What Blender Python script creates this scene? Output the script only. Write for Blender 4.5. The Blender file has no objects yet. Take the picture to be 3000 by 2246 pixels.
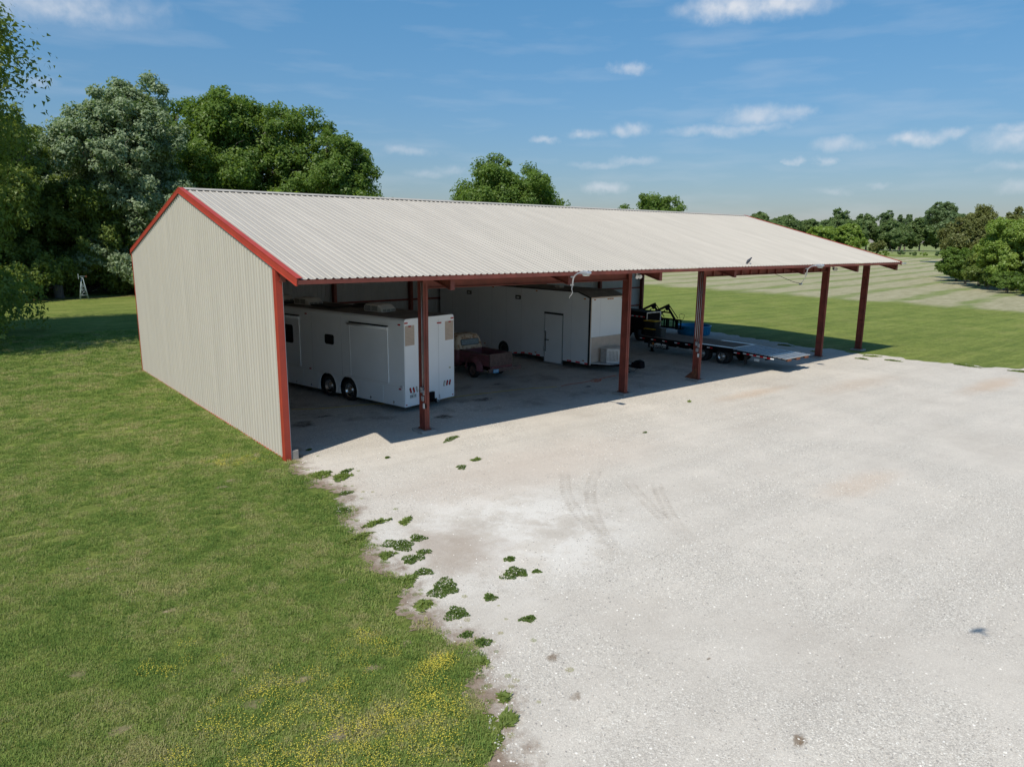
import bpy, bmesh, math, random
import numpy as np
from mathutils import Vector, Matrix

SC = bpy.context.scene
COL = SC.collection
R = math.radians

# ------------------------------------------------------------------ camera
cam_d = bpy.data.cameras.new('camera'); cam = bpy.data.objects.new('camera', cam_d)
COL.objects.link(cam); SC.camera = cam
_yaw, _pit, _rol = R(50.944), R(-11.514), R(0.575)
fw = Vector((math.cos(_pit)*math.cos(_yaw), math.cos(_pit)*math.sin(_yaw), math.sin(_pit)))
rt = Vector((math.sin(_yaw), -math.cos(_yaw), 0)); up = rt.cross(fw)
r2 = rt*math.cos(_rol)+up*math.sin(_rol); u2 = -rt*math.sin(_rol)+up*math.cos(_rol)
M = Matrix.Identity(4)
for i in range(3):
    M[i][0] = r2[i]; M[i][1] = u2[i]; M[i][2] = -fw[i]
M.translation = (-7.277, -19.122, 6.284)
cam.matrix_world = M
cam_d.sensor_width = 36; cam_d.lens = 25.018; cam_d.clip_start = .2; cam_d.clip_end = 9000

# ------------------------------------------------------------------ sun + exposure
SUN = Vector((-.539, -.199, .819)).normalized()
sd_ = bpy.data.lights.new('sun', 'SUN'); sd_.energy = 4.0; sd_.angle = R(.53); sd_.color = (1, .925, .80)
sun = bpy.data.objects.new('sun', sd_); COL.objects.link(sun)
sun.rotation_euler = (-SUN).to_track_quat('-Z', 'Y').to_euler(); sun.location = (-20, -10, 40)
SC.view_settings.view_transform = 'Standard'; SC.view_settings.look = 'None'
SC.cycles.max_bounces = 7; SC.cycles.diffuse_bounces = 6; SC.cycles.transparent_max_bounces = 6; SC.cycles.transmission_bounces = 4
SC.view_settings.exposure = 0.15; SC.view_settings.gamma = 1; SC.view_settings.use_curve_mapping = False

# ------------------------------------------------------------------ sky
CLOUDS = [(0.1414,0.9603,0.2406,0.0776,0.0166,0.60),(0.2259,0.9408,0.2525,0.0232,0.0097,0.25),(0.1184,0.9793,0.1640,0.0170,0.0060,0.30),
(0.7859,0.5542,0.2743,0.0490,0.0131,0.95),(0.8142,0.5127,0.2723,0.0523,0.0113,0.90),(0.8143,0.5184,0.2613,0.0162,0.0049,0.40),
(0.7232,0.6569,0.2131,0.0182,0.0056,0.55),(0.8309,0.5350,0.1528,0.0427,0.0102,0.65),(0.8512,0.5011,0.1558,0.0189,0.0067,0.50),
(0.7984,0.5865,0.1367,0.0437,0.0061,0.50),(0.8221,0.5523,0.1384,0.0475,0.0052,0.40),(0.7349,0.6632,0.1415,0.0201,0.0076,0.65),
(0.6941,0.7069,0.1361,0.0203,0.0054,0.55),(0.6571,0.7429,0.1277,0.0127,0.0041,0.50),(0.5047,0.8560,0.1119,0.0293,0.0063,0.45),
(0.8837,0.4533,0.1166,0.0258,0.0083,0.50),(0.9171,0.3808,0.1182,0.0240,0.0072,0.75),(0.9280,0.3523,0.1210,0.0176,0.0055,0.50),
(0.9481,0.2967,0.1141,0.0303,0.0098,0.60),(0.9492,0.2887,0.1252,0.0225,0.0052,0.50),(0.7124,0.6948,0.0985,0.0319,0.0041,0.35),
(0.7427,0.6619,0.1018,0.0271,0.0045,0.40),(0.8599,0.5006,0.0992,0.0107,0.0039,0.50),(0.8775,0.4697,0.0966,0.0127,0.0042,0.55),
(0.7197,0.6909,0.0679,0.0252,0.0069,0.60),(0.9562,0.2859,0.0628,0.0210,0.0061,0.35),(0.8851,0.4613,0.0614,0.0191,0.0038,0.25),
(0.9064,0.4172,0.0662,0.0116,0.0037,0.25),(0.9520,0.2941,0.0851,0.0229,0.0053,0.30),(0.5629,0.8218,0.0882,0.0183,0.0055,0.35),
(0.5365,0.8399,0.0824,0.0229,0.0046,0.30)]
# the same scattered cumulus carry on round the rest of the horizon
_rc = random.Random(4)
for _k in range(16):
    az = R(100+_rc.random()*255); el = R(3.5+_rc.random()**1.6*38)
    CLOUDS.append((math.cos(el)*math.cos(az), math.cos(el)*math.sin(az), math.sin(el), .015+.05*_rc.random(), .005+.011*_rc.random(), .3+.5*_rc.random()))

def build_world():
    w = bpy.data.worlds.new('World'); SC.world = w; w.use_nodes = True
    nt = w.node_tree; N = nt.nodes; L = nt.links; N.clear()
    out = N.new('ShaderNodeOutputWorld'); bg = N.new('ShaderNodeBackground'); bg.inputs[1].default_value = .116
    sky = N.new('ShaderNodeTexSky'); sky.sky_type = 'NISHITA'; sky.sun_disc = False
    sky.sun_elevation = math.asin(SUN.z); sky.sun_rotation = math.atan2(SUN.x, SUN.y)
    sky.air_density = 1.25; sky.dust_density = .55; sky.ozone_density = 2.6; sky.altitude = 300
    tc = N.new('ShaderNodeTexCoord')
    def math_(op, a, b=None, c=None, clamp=False):
        n = N.new('ShaderNodeMath'); n.operation = op; n.use_clamp = clamp
        for i, v in enumerate((a, b, c)):
            if v is None: continue
            if isinstance(v, (int, float)): n.inputs[i].default_value = v
            else: L.new(v, n.inputs[i])
        return n.outputs[0]
    # ragged edges: warp the direction with fractal noise
    nz = N.new('ShaderNodeTexNoise'); nz.inputs['Scale'].default_value = 34; nz.inputs['Detail'].default_value = 6; nz.inputs['Roughness'].default_value = .62
    L.new(tc.outputs['Generated'], nz.inputs['Vector'])
    sub = N.new('ShaderNodeVectorMath'); sub.operation = 'SUBTRACT'; L.new(nz.outputs['Color'], sub.inputs[0]); sub.inputs[1].default_value = (.5, .5, .5)
    scl = N.new('ShaderNodeVectorMath'); scl.operation = 'MULTIPLY'; L.new(sub.outputs[0], scl.inputs[0]); scl.inputs[1].default_value = (.05, .05, .022)
    add = N.new('ShaderNodeVectorMath'); add.operation = 'ADD'; L.new(tc.outputs['Generated'], add.inputs[0]); L.new(scl.outputs[0], add.inputs[1])
    d = add.outputs[0]
    acc = None
    for (x, y, z, wd, ht, op) in CLOUDS:
        c = Vector((x, y, z)); t = Vector((-y, x, 0)).normalized(); k = c.cross(t).normalized()
        if k.z < 0: k = -k
        n_ = t.cross(k)
        mp_ = N.new('ShaderNodeMapping'); mp_.vector_type = 'TEXTURE'; L.new(d, mp_.inputs['Vector'])
        mp_.inputs['Location'].default_value = c; mp_.inputs['Rotation'].default_value = Matrix((t, k, n_)).transposed().to_euler(); mp_.inputs['Scale'].default_value = (wd, ht, 1)
        ln_ = N.new('ShaderNodeVectorMath'); ln_.operation = 'LENGTH'; L.new(mp_.outputs[0], ln_.inputs[0])
        m = N.new('ShaderNodeMapRange'); m.interpolation_type = 'SMOOTHSTEP'
        m.inputs['From Min'].default_value = 1.75; m.inputs['From Max'].default_value = .05; m.inputs['To Min'].default_value = 0; m.inputs['To Max'].default_value = op
        L.new(ln_.outputs['Value'], m.inputs['Value'])
        acc = m.outputs[0] if acc is None else math_('MAXIMUM', acc, m.outputs[0])
    n2 = N.new('ShaderNodeTexNoise'); n2.inputs['Scale'].default_value = 60; n2.inputs['Detail'].default_value = 5
    L.new(tc.outputs['Generated'], n2.inputs['Vector'])
    mr = N.new('ShaderNodeMapRange'); mr.inputs['From Min'].default_value = .3; mr.inputs['From Max'].default_value = .62; mr.inputs['To Min'].default_value = .45
    L.new(n2.outputs[0], mr.inputs['Value'])
    mask = math_('MULTIPLY', acc, mr.outputs[0], clamp=True)
    mp = N.new('ShaderNodeMapping'); mp.inputs['Scale'].default_value = (5, 5, 30); L.new(tc.outputs['Generated'], mp.inputs['Vector'])
    n3 = N.new('ShaderNodeTexNoise'); n3.inputs['Scale'].default_value = 1.6; n3.inputs['Detail'].default_value = 5; L.new(mp.outputs[0], n3.inputs['Vector'])
    wr = N.new('ShaderNodeMapRange'); wr.inputs['From Min'].default_value = .5; wr.inputs['From Max'].default_value = .8; wr.inputs['To Max'].default_value = .16
    L.new(n3.outputs[0], wr.inputs['Value'])
    mask = math_('MAXIMUM', mask, wr.outputs[0])
    mix = N.new('ShaderNodeMix'); mix.data_type = 'RGBA'
    sx = N.new('ShaderNodeSeparateXYZ'); L.new(tc.outputs['Generated'], sx.inputs[0])
    cr = N.new('ShaderNodeValToRGB'); e = cr.color_ramp.elements; e.new(.1)
    for i, (p, c) in enumerate(((0., (.43, .455, .60)), (.10, (.43, .55, .70)), (.30, (.44, .75, .90)))): e[i].position = p; e[i].color = (*c, 1)
    L.new(sx.outputs['Z'], cr.inputs[0])                     # summer haze: the sky pales and greys towards the horizon all round
    tint = N.new('ShaderNodeMix'); tint.data_type = 'RGBA'; tint.blend_type = 'MULTIPLY'; tint.inputs['Factor'].default_value = 1
    L.new(sky.outputs[0], tint.inputs['A']); L.new(cr.outputs[0], tint.inputs['B'])
    L.new(mask, mix.inputs['Factor']); L.new(tint.outputs['Result'], mix.inputs['A']); mix.inputs['B'].default_value = (5.6, 5.9, 6.4, 1)
    L.new(mix.outputs['Result'], bg.inputs[0]); L.new(bg.outputs[0], out.inputs[0])
build_world()

# ------------------------------------------------------------------ materials
MATS = {}
def mat(name, col, rough=.6, metal=0., var=.12, scale=3., bump=0., bscale=60., spec=.5, stretch=(1, 1, 1), col2=None, thr=(.35, .7), coat=0.):
    """principled surface: a base colour drifting with object-space noise, optional second colour in patches, fine bump"""
    if name in MATS: return MATS[name]
    m = bpy.data.materials.new(name); m.use_nodes = True; MATS[name] = m
    nt = m.node_tree; N = nt.nodes; L = nt.links; b = N['Principled BSDF']
    b.inputs['Roughness'].default_value = rough; b.inputs['Metallic'].default_value = metal
    b.inputs['Specular IOR Level'].default_value = spec; b.inputs['Coat Weight'].default_value = coat
    g = N.new('ShaderNodeNewGeometry'); mp = N.new('ShaderNodeMapping'); mp.inputs['Scale'].default_value = stretch
    L.new(g.outputs['Position'], mp.inputs['Vector'])
    nz = N.new('ShaderNodeTexNoise'); nz.inputs['Scale'].default_value = scale; nz.inputs['Detail'].default_value = 5; nz.inputs['Roughness'].default_value = .6
    L.new(mp.outputs[0], nz.inputs['Vector'])
    cr = N.new('ShaderNodeValToRGB'); e = cr.color_ramp.elements
    e[0].position, e[1].position = thr
    c2 = col2 or tuple(c*(1+var) for c in col); c1 = col if col2 else tuple(c*(1-var) for c in col)
    e[0].color = (*c1, 1); e[1].color = (*c2, 1)
    L.new(nz.outputs[0], cr.inputs[0]); L.new(cr.outputs[0], b.inputs['Base Color'])
    if bump:
        n2 = N.new('ShaderNodeTexNoise'); n2.inputs['Scale'].default_value = bscale; n2.inputs['Detail'].default_value = 3
        L.new(mp.outputs[0], n2.inputs['Vector'])
        bp = N.new('ShaderNodeBump'); bp.inputs['Strength'].default_value = bump; bp.inputs['Distance'].default_value = .01
        L.new(n2.outputs[0], bp.inputs['Height']); L.new(bp.outputs[0], b.inputs['Normal'])
    return m

roofpaint = mat('roof_paint', (.445, .412, .362), .5, var=.07, scale=1., stretch=(2.2, .25, .25))
ribfoot = mat('rib_foot_dark', (.29, .268, .235), .8, var=.2, scale=1., stretch=(3, .4, .4))
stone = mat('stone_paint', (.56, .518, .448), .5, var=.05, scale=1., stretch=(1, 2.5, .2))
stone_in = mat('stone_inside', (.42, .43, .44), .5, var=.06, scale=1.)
redtrim = mat('red_trim', (.40, .048, .026), .5, var=.1, scale=2.)
oxide = mat('oxide_steel', (.205, .050, .034), .6, var=.22, scale=2.2, bump=.1, bscale=25.)
concrete = mat('concrete', (.34, .31, .28), .9, var=.15, scale=8, bump=.4, bscale=60)
galv = mat('galvanised', (.55, .56, .58), .4, metal=.6, var=.1, scale=8)
cable = mat('cable', (.35, .35, .34), .5)
white_paint = mat('white_paint', (.85, .87, .89), .32, var=.03, scale=.7, coat=.15)
white_trim = mat('white_trim', (.78, .78, .78), .35, var=.03)
rvroof = mat('roof_membrane', (.25, .235, .215), .85, var=.25, scale=2.5, bump=.2)
acshell = mat('cooler_plastic', (.78, .77, .74), .5, var=.06)
dark = mat('dark_plastic', (.018, .018, .02), .45, var=.2)
black = mat('black_paint', (.008, .008, .010), .7, var=.2, spec=.07)
rubber = mat('rubber', (.018, .018, .019), .85, var=.25, bump=.2, bscale=80)
chrome = mat('chrome', (.62, .63, .65), .14, metal=1., var=.05)
wheelsteel = mat('wheel_steel', (.5, .5, .5), .32, metal=.85, var=.15, scale=12)
alu = mat('aluminium', (.55, .56, .57), .36, metal=.75, var=.12, scale=6, bump=.35, bscale=70)
glass = mat('tinted_glass', (.012, .013, .015), .06, var=.1)
dustglass = mat('dusty_glass', (.17, .21, .22), .3, var=.25, scale=14)
redlens = mat('red_lens', (.42, .012, .016), .2, var=.1)
amber = mat('amber_lens', (.55, .2, .03), .25, var=.1)
clearlens = mat('clear_lens', (.55, .56, .5), .2, var=.1)
redtape = mat('red_tape', (.80, .025, .03), .35, var=.08)
whitetape = mat('white_tape', (.88, .90, .92), .35, var=.06)
beige = mat('beige_panel', (.58, .46, .37), .6, var=.08, scale=3, bump=.35, bscale=90)
seam = mat('seam', (.5, .51, .52), .6)
plank = mat('weathered_plank', (.19, .165, .145), .85, var=.28, scale=3, stretch=(9, .6, 1), bump=.4, bscale=14)
rampsteel = mat('ramp_steel', (.34, .39, .44), .5, metal=.2, var=.25, scale=5, bump=.2, bscale=40)
rust = mat('rust_steel', (.2, .07, .035), .85, var=.35, scale=9, bump=.4)
bluepoly = mat('blue_poly', (.008, .25, .50), .42, var=.08)
water = mat('still_water', (.02, .06, .08), .08)
yellow = mat('yellow_plastic', (.62, .42, .03), .5)
tote_black = mat('tote_black', (.012, .013, .014), .6, spec=.25)
tote_grey = mat('tote_grey', (.045, .055, .06), .5)
plum = mat('plum_paint', (.26, .085, .105), .55, var=.3, scale=5, col2=(.15, .07, .065), bump=.15)
cabpaint = mat('rusty_cream', (.68, .56, .42), .65, scale=4.2, col2=(.30, .14, .05), thr=(.46, .64), bump=.2)
tailrust = mat('tailgate_rust', (.14, .085, .07), .7, var=.3, scale=7)
bluepl = mat('plate_blue', (.10, .36, .62), .45)
platewhite = mat('plate_white', (.62, .64, .62), .45)
ink = mat('ink', (.03, .08, .13), .5)
bird_m = mat('feather', (.045, .05, .065), .7, var=.4, scale=40)
orange_cord = mat('orange_cord', (.5, .13, .05), .6)
yellow_cord = mat('yellow_cord', (.48, .34, .05), .6)
oil = mat('oil_stain', (.045, .04, .037), .7, var=.3, scale=6)
bark = mat('bark', (.15, .13, .11), .95, var=.35, scale=6, stretch=(1, 1, .25), bump=.8, bscale=10)
palebark = mat('pale_bark', (.32, .30, .27), .9, var=.25, scale=5, bump=.5, bscale=12)
millgreen = mat('mill_paint', (.32, .40, .42), .5)
hayband = mat('pale_soil', (.30, .25, .19), .95, var=.2)

def foliage(name, c1, c2, under=None, trans=.5, nscale=.55):
    m = bpy.data.materials.new(name); m.use_nodes = True; MATS[name] = m
    nt = m.node_tree; N = nt.nodes; L = nt.links; N.clear()
    out = N.new('ShaderNodeOutputMaterial'); g = N.new('ShaderNodeNewGeometry')
    nz = N.new('ShaderNodeTexNoise'); nz.inputs['Scale'].default_value = nscale; nz.inputs['Detail'].default_value = 6; nz.inputs['Roughness'].default_value = .75
    L.new(g.outputs['Position'], nz.inputs['Vector'])
    cr = N.new('ShaderNodeValToRGB'); e = cr.color_ramp.elements
    e[0].position, e[1].position = .36, .66; e[0].color = (*c1, 1); e[1].color = (*c2, 1); L.new(nz.outputs[0], cr.inputs[0])
    col = cr.outputs[0]
    if under:
        mx = N.new('ShaderNodeMix'); mx.data_type = 'RGBA'; L.new(g.outputs['Backfacing'], mx.inputs['Factor'])
        L.new(col, mx.inputs['A']); mx.inputs['B'].default_value = (*under, 1); col = mx.outputs['Result']
    df = N.new('ShaderNodeBsdfDiffuse'); tr = N.new('ShaderNodeBsdfTranslucent'); gl = N.new('ShaderNodeBsdfGlossy'); gl.inputs['Roughness'].default_value = .45
    L.new(col, df.inputs[0])
    hs = N.new('ShaderNodeHueSaturation'); hs.inputs['Hue'].default_value = .485; hs.inputs['Saturation'].default_value = 1.15; hs.inputs['Value'].default_value = 1.25
    L.new(col, hs.inputs['Color']); L.new(hs.outputs[0], tr.inputs[0])
    m1 = N.new('ShaderNodeMixShader'); m1.inputs[0].default_value = trans; L.new(df.outputs[0], m1.inputs[1]); L.new(tr.outputs[0], m1.inputs[2])
    m2 = N.new('ShaderNodeMixShader'); m2.inputs[0].default_value = .018; L.new(m1.outputs[0], m2.inputs[1]); L.new(gl.outputs[0], m2.inputs[2])
    gl.inputs[0].default_value = (.8, .85, .8, 1)
    L.new(m2.outputs[0], out.inputs[0]); return m
leaf_oak = foliage('leaf_oak', (0.104, 0.183, 0.037), (0.207, 0.305, 0.067))
leaf_hack = foliage('leaf_hackberry', (0.134, 0.201, 0.051), (0.268, 0.336, 0.085))
leaf_silver = foliage('leaf_silver', (0.152, 0.244, 0.091), (0.244, 0.336, 0.128), under=(.27, .34, .20), trans=.35)
leaf_bright = foliage('leaf_bright', (0.183, 0.287, 0.055), (0.305, 0.403, 0.091))
leaf_willow = foliage('leaf_willow', (.17, .195, .062), (.24, .26, .095))
leaf_blue = foliage('leaf_blue', (0.128, 0.201, 0.085), (0.207, 0.281, 0.128))
leaf_far = foliage('leaf_far', (0.122, 0.195, 0.067), (0.207, 0.281, 0.104), nscale=.2)
leaf_clover = foliage('leaf_clover', (.10, .165, .035), (.17, .24, .06), nscale=6.)

# ------------------------------------------------------------------ helpers
class MB:
    def __init__(s): s.v = []; s.f = []; s.sm = []
    def add(s, vs, fs, smooth=False):
        o = len(s.v); s.v += [tuple(v) for v in vs]; s.f += [tuple(i+o for i in f) for f in fs]; s.sm += [smooth]*len(fs); return s
    def box(s, x0, x1, y0, y1, z0, z1):
        return s.add([(x0,y0,z0),(x1,y0,z0),(x1,y1,z0),(x0,y1,z0),(x0,y0,z1),(x1,y0,z1),(x1,y1,z1),(x0,y1,z1)],
                     [(0,3,2,1),(4,5,6,7),(0,1,5,4),(1,2,6,5),(2,3,7,6),(3,0,4,7)])
    def bar(s, p0, p1, d, depth, width):
        """rectangular bar from p0 to p1; depth measured along d, width across"""
        p0 = Vector(p0); p1 = Vector(p1); a = (p1-p0).normalized(); d = Vector(d); d = (d-a*d.dot(a)).normalized(); w = a.cross(d)
        vs = []
        for p in (p0, p1):
            for i, j in ((-1,-1),(1,-1),(1,1),(-1,1)): vs.append(p+d*(i*depth/2)+w*(j*width/2))
        return s.add(vs, [(0,1,2,3),(7,6,5,4),(0,4,5,1),(1,5,6,2),(2,6,7,3),(3,7,4,0)])
    def ibeam(s, p0, p1, d, depth, fwid, tf=.022, tw=.014):
        p0 = Vector(p0); p1 = Vector(p1); a = (p1-p0).normalized(); d = Vector(d); d = (d-a*d.dot(a)).normalized()
        s.bar(p0, p1, d, depth-2*tf, tw)
        for sg in (-1, 1):
            o = d*(sg*(depth-tf)/2); s.bar(p0+o, p1+o, d, tf, fwid)
        return s
    def tube(s, pts, rad, n=8, cap=True):
        pts = [Vector(p) for p in pts]; m = len(pts)
        rr = rad if hasattr(rad, '__len__') else [rad]*m
        o = len(s.v); prev = None
        for i, p in enumerate(pts):
            t = (pts[min(i+1, m-1)]-pts[max(i-1, 0)]).normalized()
            if prev is None: prev = t.orthogonal().normalized()
            e1 = (prev-t*prev.dot(t)).normalized(); e2 = t.cross(e1); prev = e1
            for k in range(n):
                a = 2*math.pi*k/n; s.v.append(tuple(p+(e1*math.cos(a)+e2*math.sin(a))*rr[i]))
        for i in range(m-1):
            for k in range(n):
                s.f.append((o+i*n+k, o+i*n+(k+1) % n, o+(i+1)*n+(k+1) % n, o+(i+1)*n+k)); s.sm.append(True)
        if cap:
            s.f.append(tuple(o+k for k in range(n-1, -1, -1))); s.sm.append(False)
            s.f.append(tuple(o+(m-1)*n+k for k in range(n))); s.sm.append(False)
        return s
    def lathe(s, prof, c, axis, n=24):
        """prof: list of (radius, offset along axis)"""
        c = Vector(c); ax = Vector(axis).normalized(); e1 = ax.orthogonal().normalized(); e2 = ax.cross(e1); o = len(s.v); m = len(prof)
        for (r, h) in prof:
            for k in range(n):
                a = 2*math.pi*k/n; s.v.append(tuple(c+ax*h+(e1*math.cos(a)+e2*math.sin(a))*r))
        for i in range(m-1):
            for k in range(n):
                s.f.append((o+i*n+k, o+i*n+(k+1) % n, o+(i+1)*n+(k+1) % n, o+(i+1)*n+k)); s.sm.append(True)
        return s
    def prism(s, pts, plane, a, b):
        """extrude a 2D outline: plane 'yz' -> along x, 'xz' -> along y, 'xy' -> along z"""
        def P(q, t): return {'yz': (t, q[0], q[1]), 'xz': (q[0], t, q[1]), 'xy': (q[0], q[1], t)}[plane]
        n = len(pts); vs = [P(q, a) for q in pts]+[P(q, b) for q in pts]
        return s.add(vs, [tuple(range(n)), tuple(range(2*n-1, n-1, -1))]+[(i, i+n, (i+1) % n+n, (i+1) % n) for i in range(n)])
    def mesh(s, name):
        me = bpy.data.meshes.new(name); me.from_pydata(s.v, [], s.f); 
        me.polygons.foreach_set('use_smooth', s.sm)
        bm = bmesh.new(); bm.from_mesh(me); bmesh.ops.recalc_face_normals(bm, faces=bm.faces); bm.to_mesh(me); bm.free()
        me.update(); return me
    def each(s, name, m, parent=None, bevel=0.):
        """one object per add() call (box, tube, prism ...): pieces that belong together but are separate bodies"""
        os_ = []
        for (v0, v1, f0, f1) in s.pieces():
            q = MB(); q.v = s.v[v0:v1]; q.f = [tuple(i-v0 for i in f) for f in s.f[f0:f1]]; q.sm = s.sm[f0:f1]; os_.append(q.build(name, m, parent, bevel))
        return os_[0]
    def pieces(s):
        par = list(range(len(s.v)))
        def find(a):
            while par[a] != a: par[a] = par[par[a]]; a = par[a]
            return a
        for f in s.f:
            r = find(f[0])
            for i in f[1:]: par[find(i)] = r
        out = []; v0 = 0; fi = 0
        while v0 < len(s.v):
            r = find(v0); v1 = v0
            while v1 < len(s.v) and find(v1) == r: v1 += 1
            f0 = fi
            while fi < len(s.f) and s.f[fi][0] < v1: fi += 1
            out.append((v0, v1, f0, fi)); v0 = v1
        return out
    def build(s, name, m, parent=None, bevel=0., loc=None):
        me = s.mesh(name); me.materials.append(m)
        o = bpy.data.objects.new(name, me); COL.objects.link(o)
        if parent is not None: o.parent = parent
        if loc: o.location = loc
        if bevel:
            bv = o.modifiers.new('bevel', 'BEVEL'); bv.width = bevel; bv.segments = 2; bv.limit_method = 'ANGLE'; bv.angle_limit = R(40)
        return o
def tag(o, label=None, cat=None, group=None, kind=None):
    for k, v in (('label', label), ('category', cat), ('group', group), ('kind', kind)):
        if v: o[k] = v
    return o
def thing(name, label, cat, loc=(0, 0, 0), rz=0., group=None):
    o = bpy.data.objects.new(name, None); COL.objects.link(o); o.location = loc; o.rotation_euler = (0, 0, rz); o.empty_display_size = .3
    return tag(o, label, cat, group)
def inst(me, name, parent=None, loc=(0, 0, 0), rot=(0, 0, 0), scale=(1, 1, 1)):
    o = bpy.data.objects.new(name, me); COL.objects.link(o); o.parent = parent; o.location = loc; o.rotation_euler = rot; o.scale = scale; return o
def np_mesh(name, V, F, m, smooth=False):
    """V (n,3) float, F (k,4) or (k,3) int"""
    me = bpy.data.meshes.new(name); k = F.shape[1]
    me.vertices.add(len(V)); me.vertices.foreach_set('co', np.ascontiguousarray(V, dtype=np.float32).ravel())
    me.loops.add(F.size); me.loops.foreach_set('vertex_index', np.ascontiguousarray(F, dtype=np.int32).ravel())
    me.polygons.add(len(F)); me.polygons.foreach_set('loop_start', np.arange(0, F.size, k, dtype=np.int32))
    me.polygons.foreach_set('use_smooth', np.full(len(F), smooth)); me.update(calc_edges=True)
    if m: me.materials.append(m)
    return me
def text_part(name, body, m, parent, loc, rot, size, xs=1.):
    cu = bpy.data.curves.new(name, 'FONT'); cu.body = body; cu.size = size; cu.align_x = 'CENTER'; cu.align_y = 'CENTER'; cu.extrude = .001; cu.offset = .002
    t = bpy.data.objects.new(name, cu); COL.objects.link(t)
    dg = bpy.context.evaluated_depsgraph_get(); me = bpy.data.meshes.new_from_object(t.evaluated_get(dg))
    bpy.data.objects.remove(t); bpy.data.curves.remove(cu)
    me.materials.clear(); me.materials.append(m)
    return inst(me, name, parent, loc, rot, (xs, 1, 1))
def terrain(x, y):
    d = math.hypot(x, y); t = min(max((d-150)/250, 0), 1); return 2.6*t*t*(3-2*t)

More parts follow.
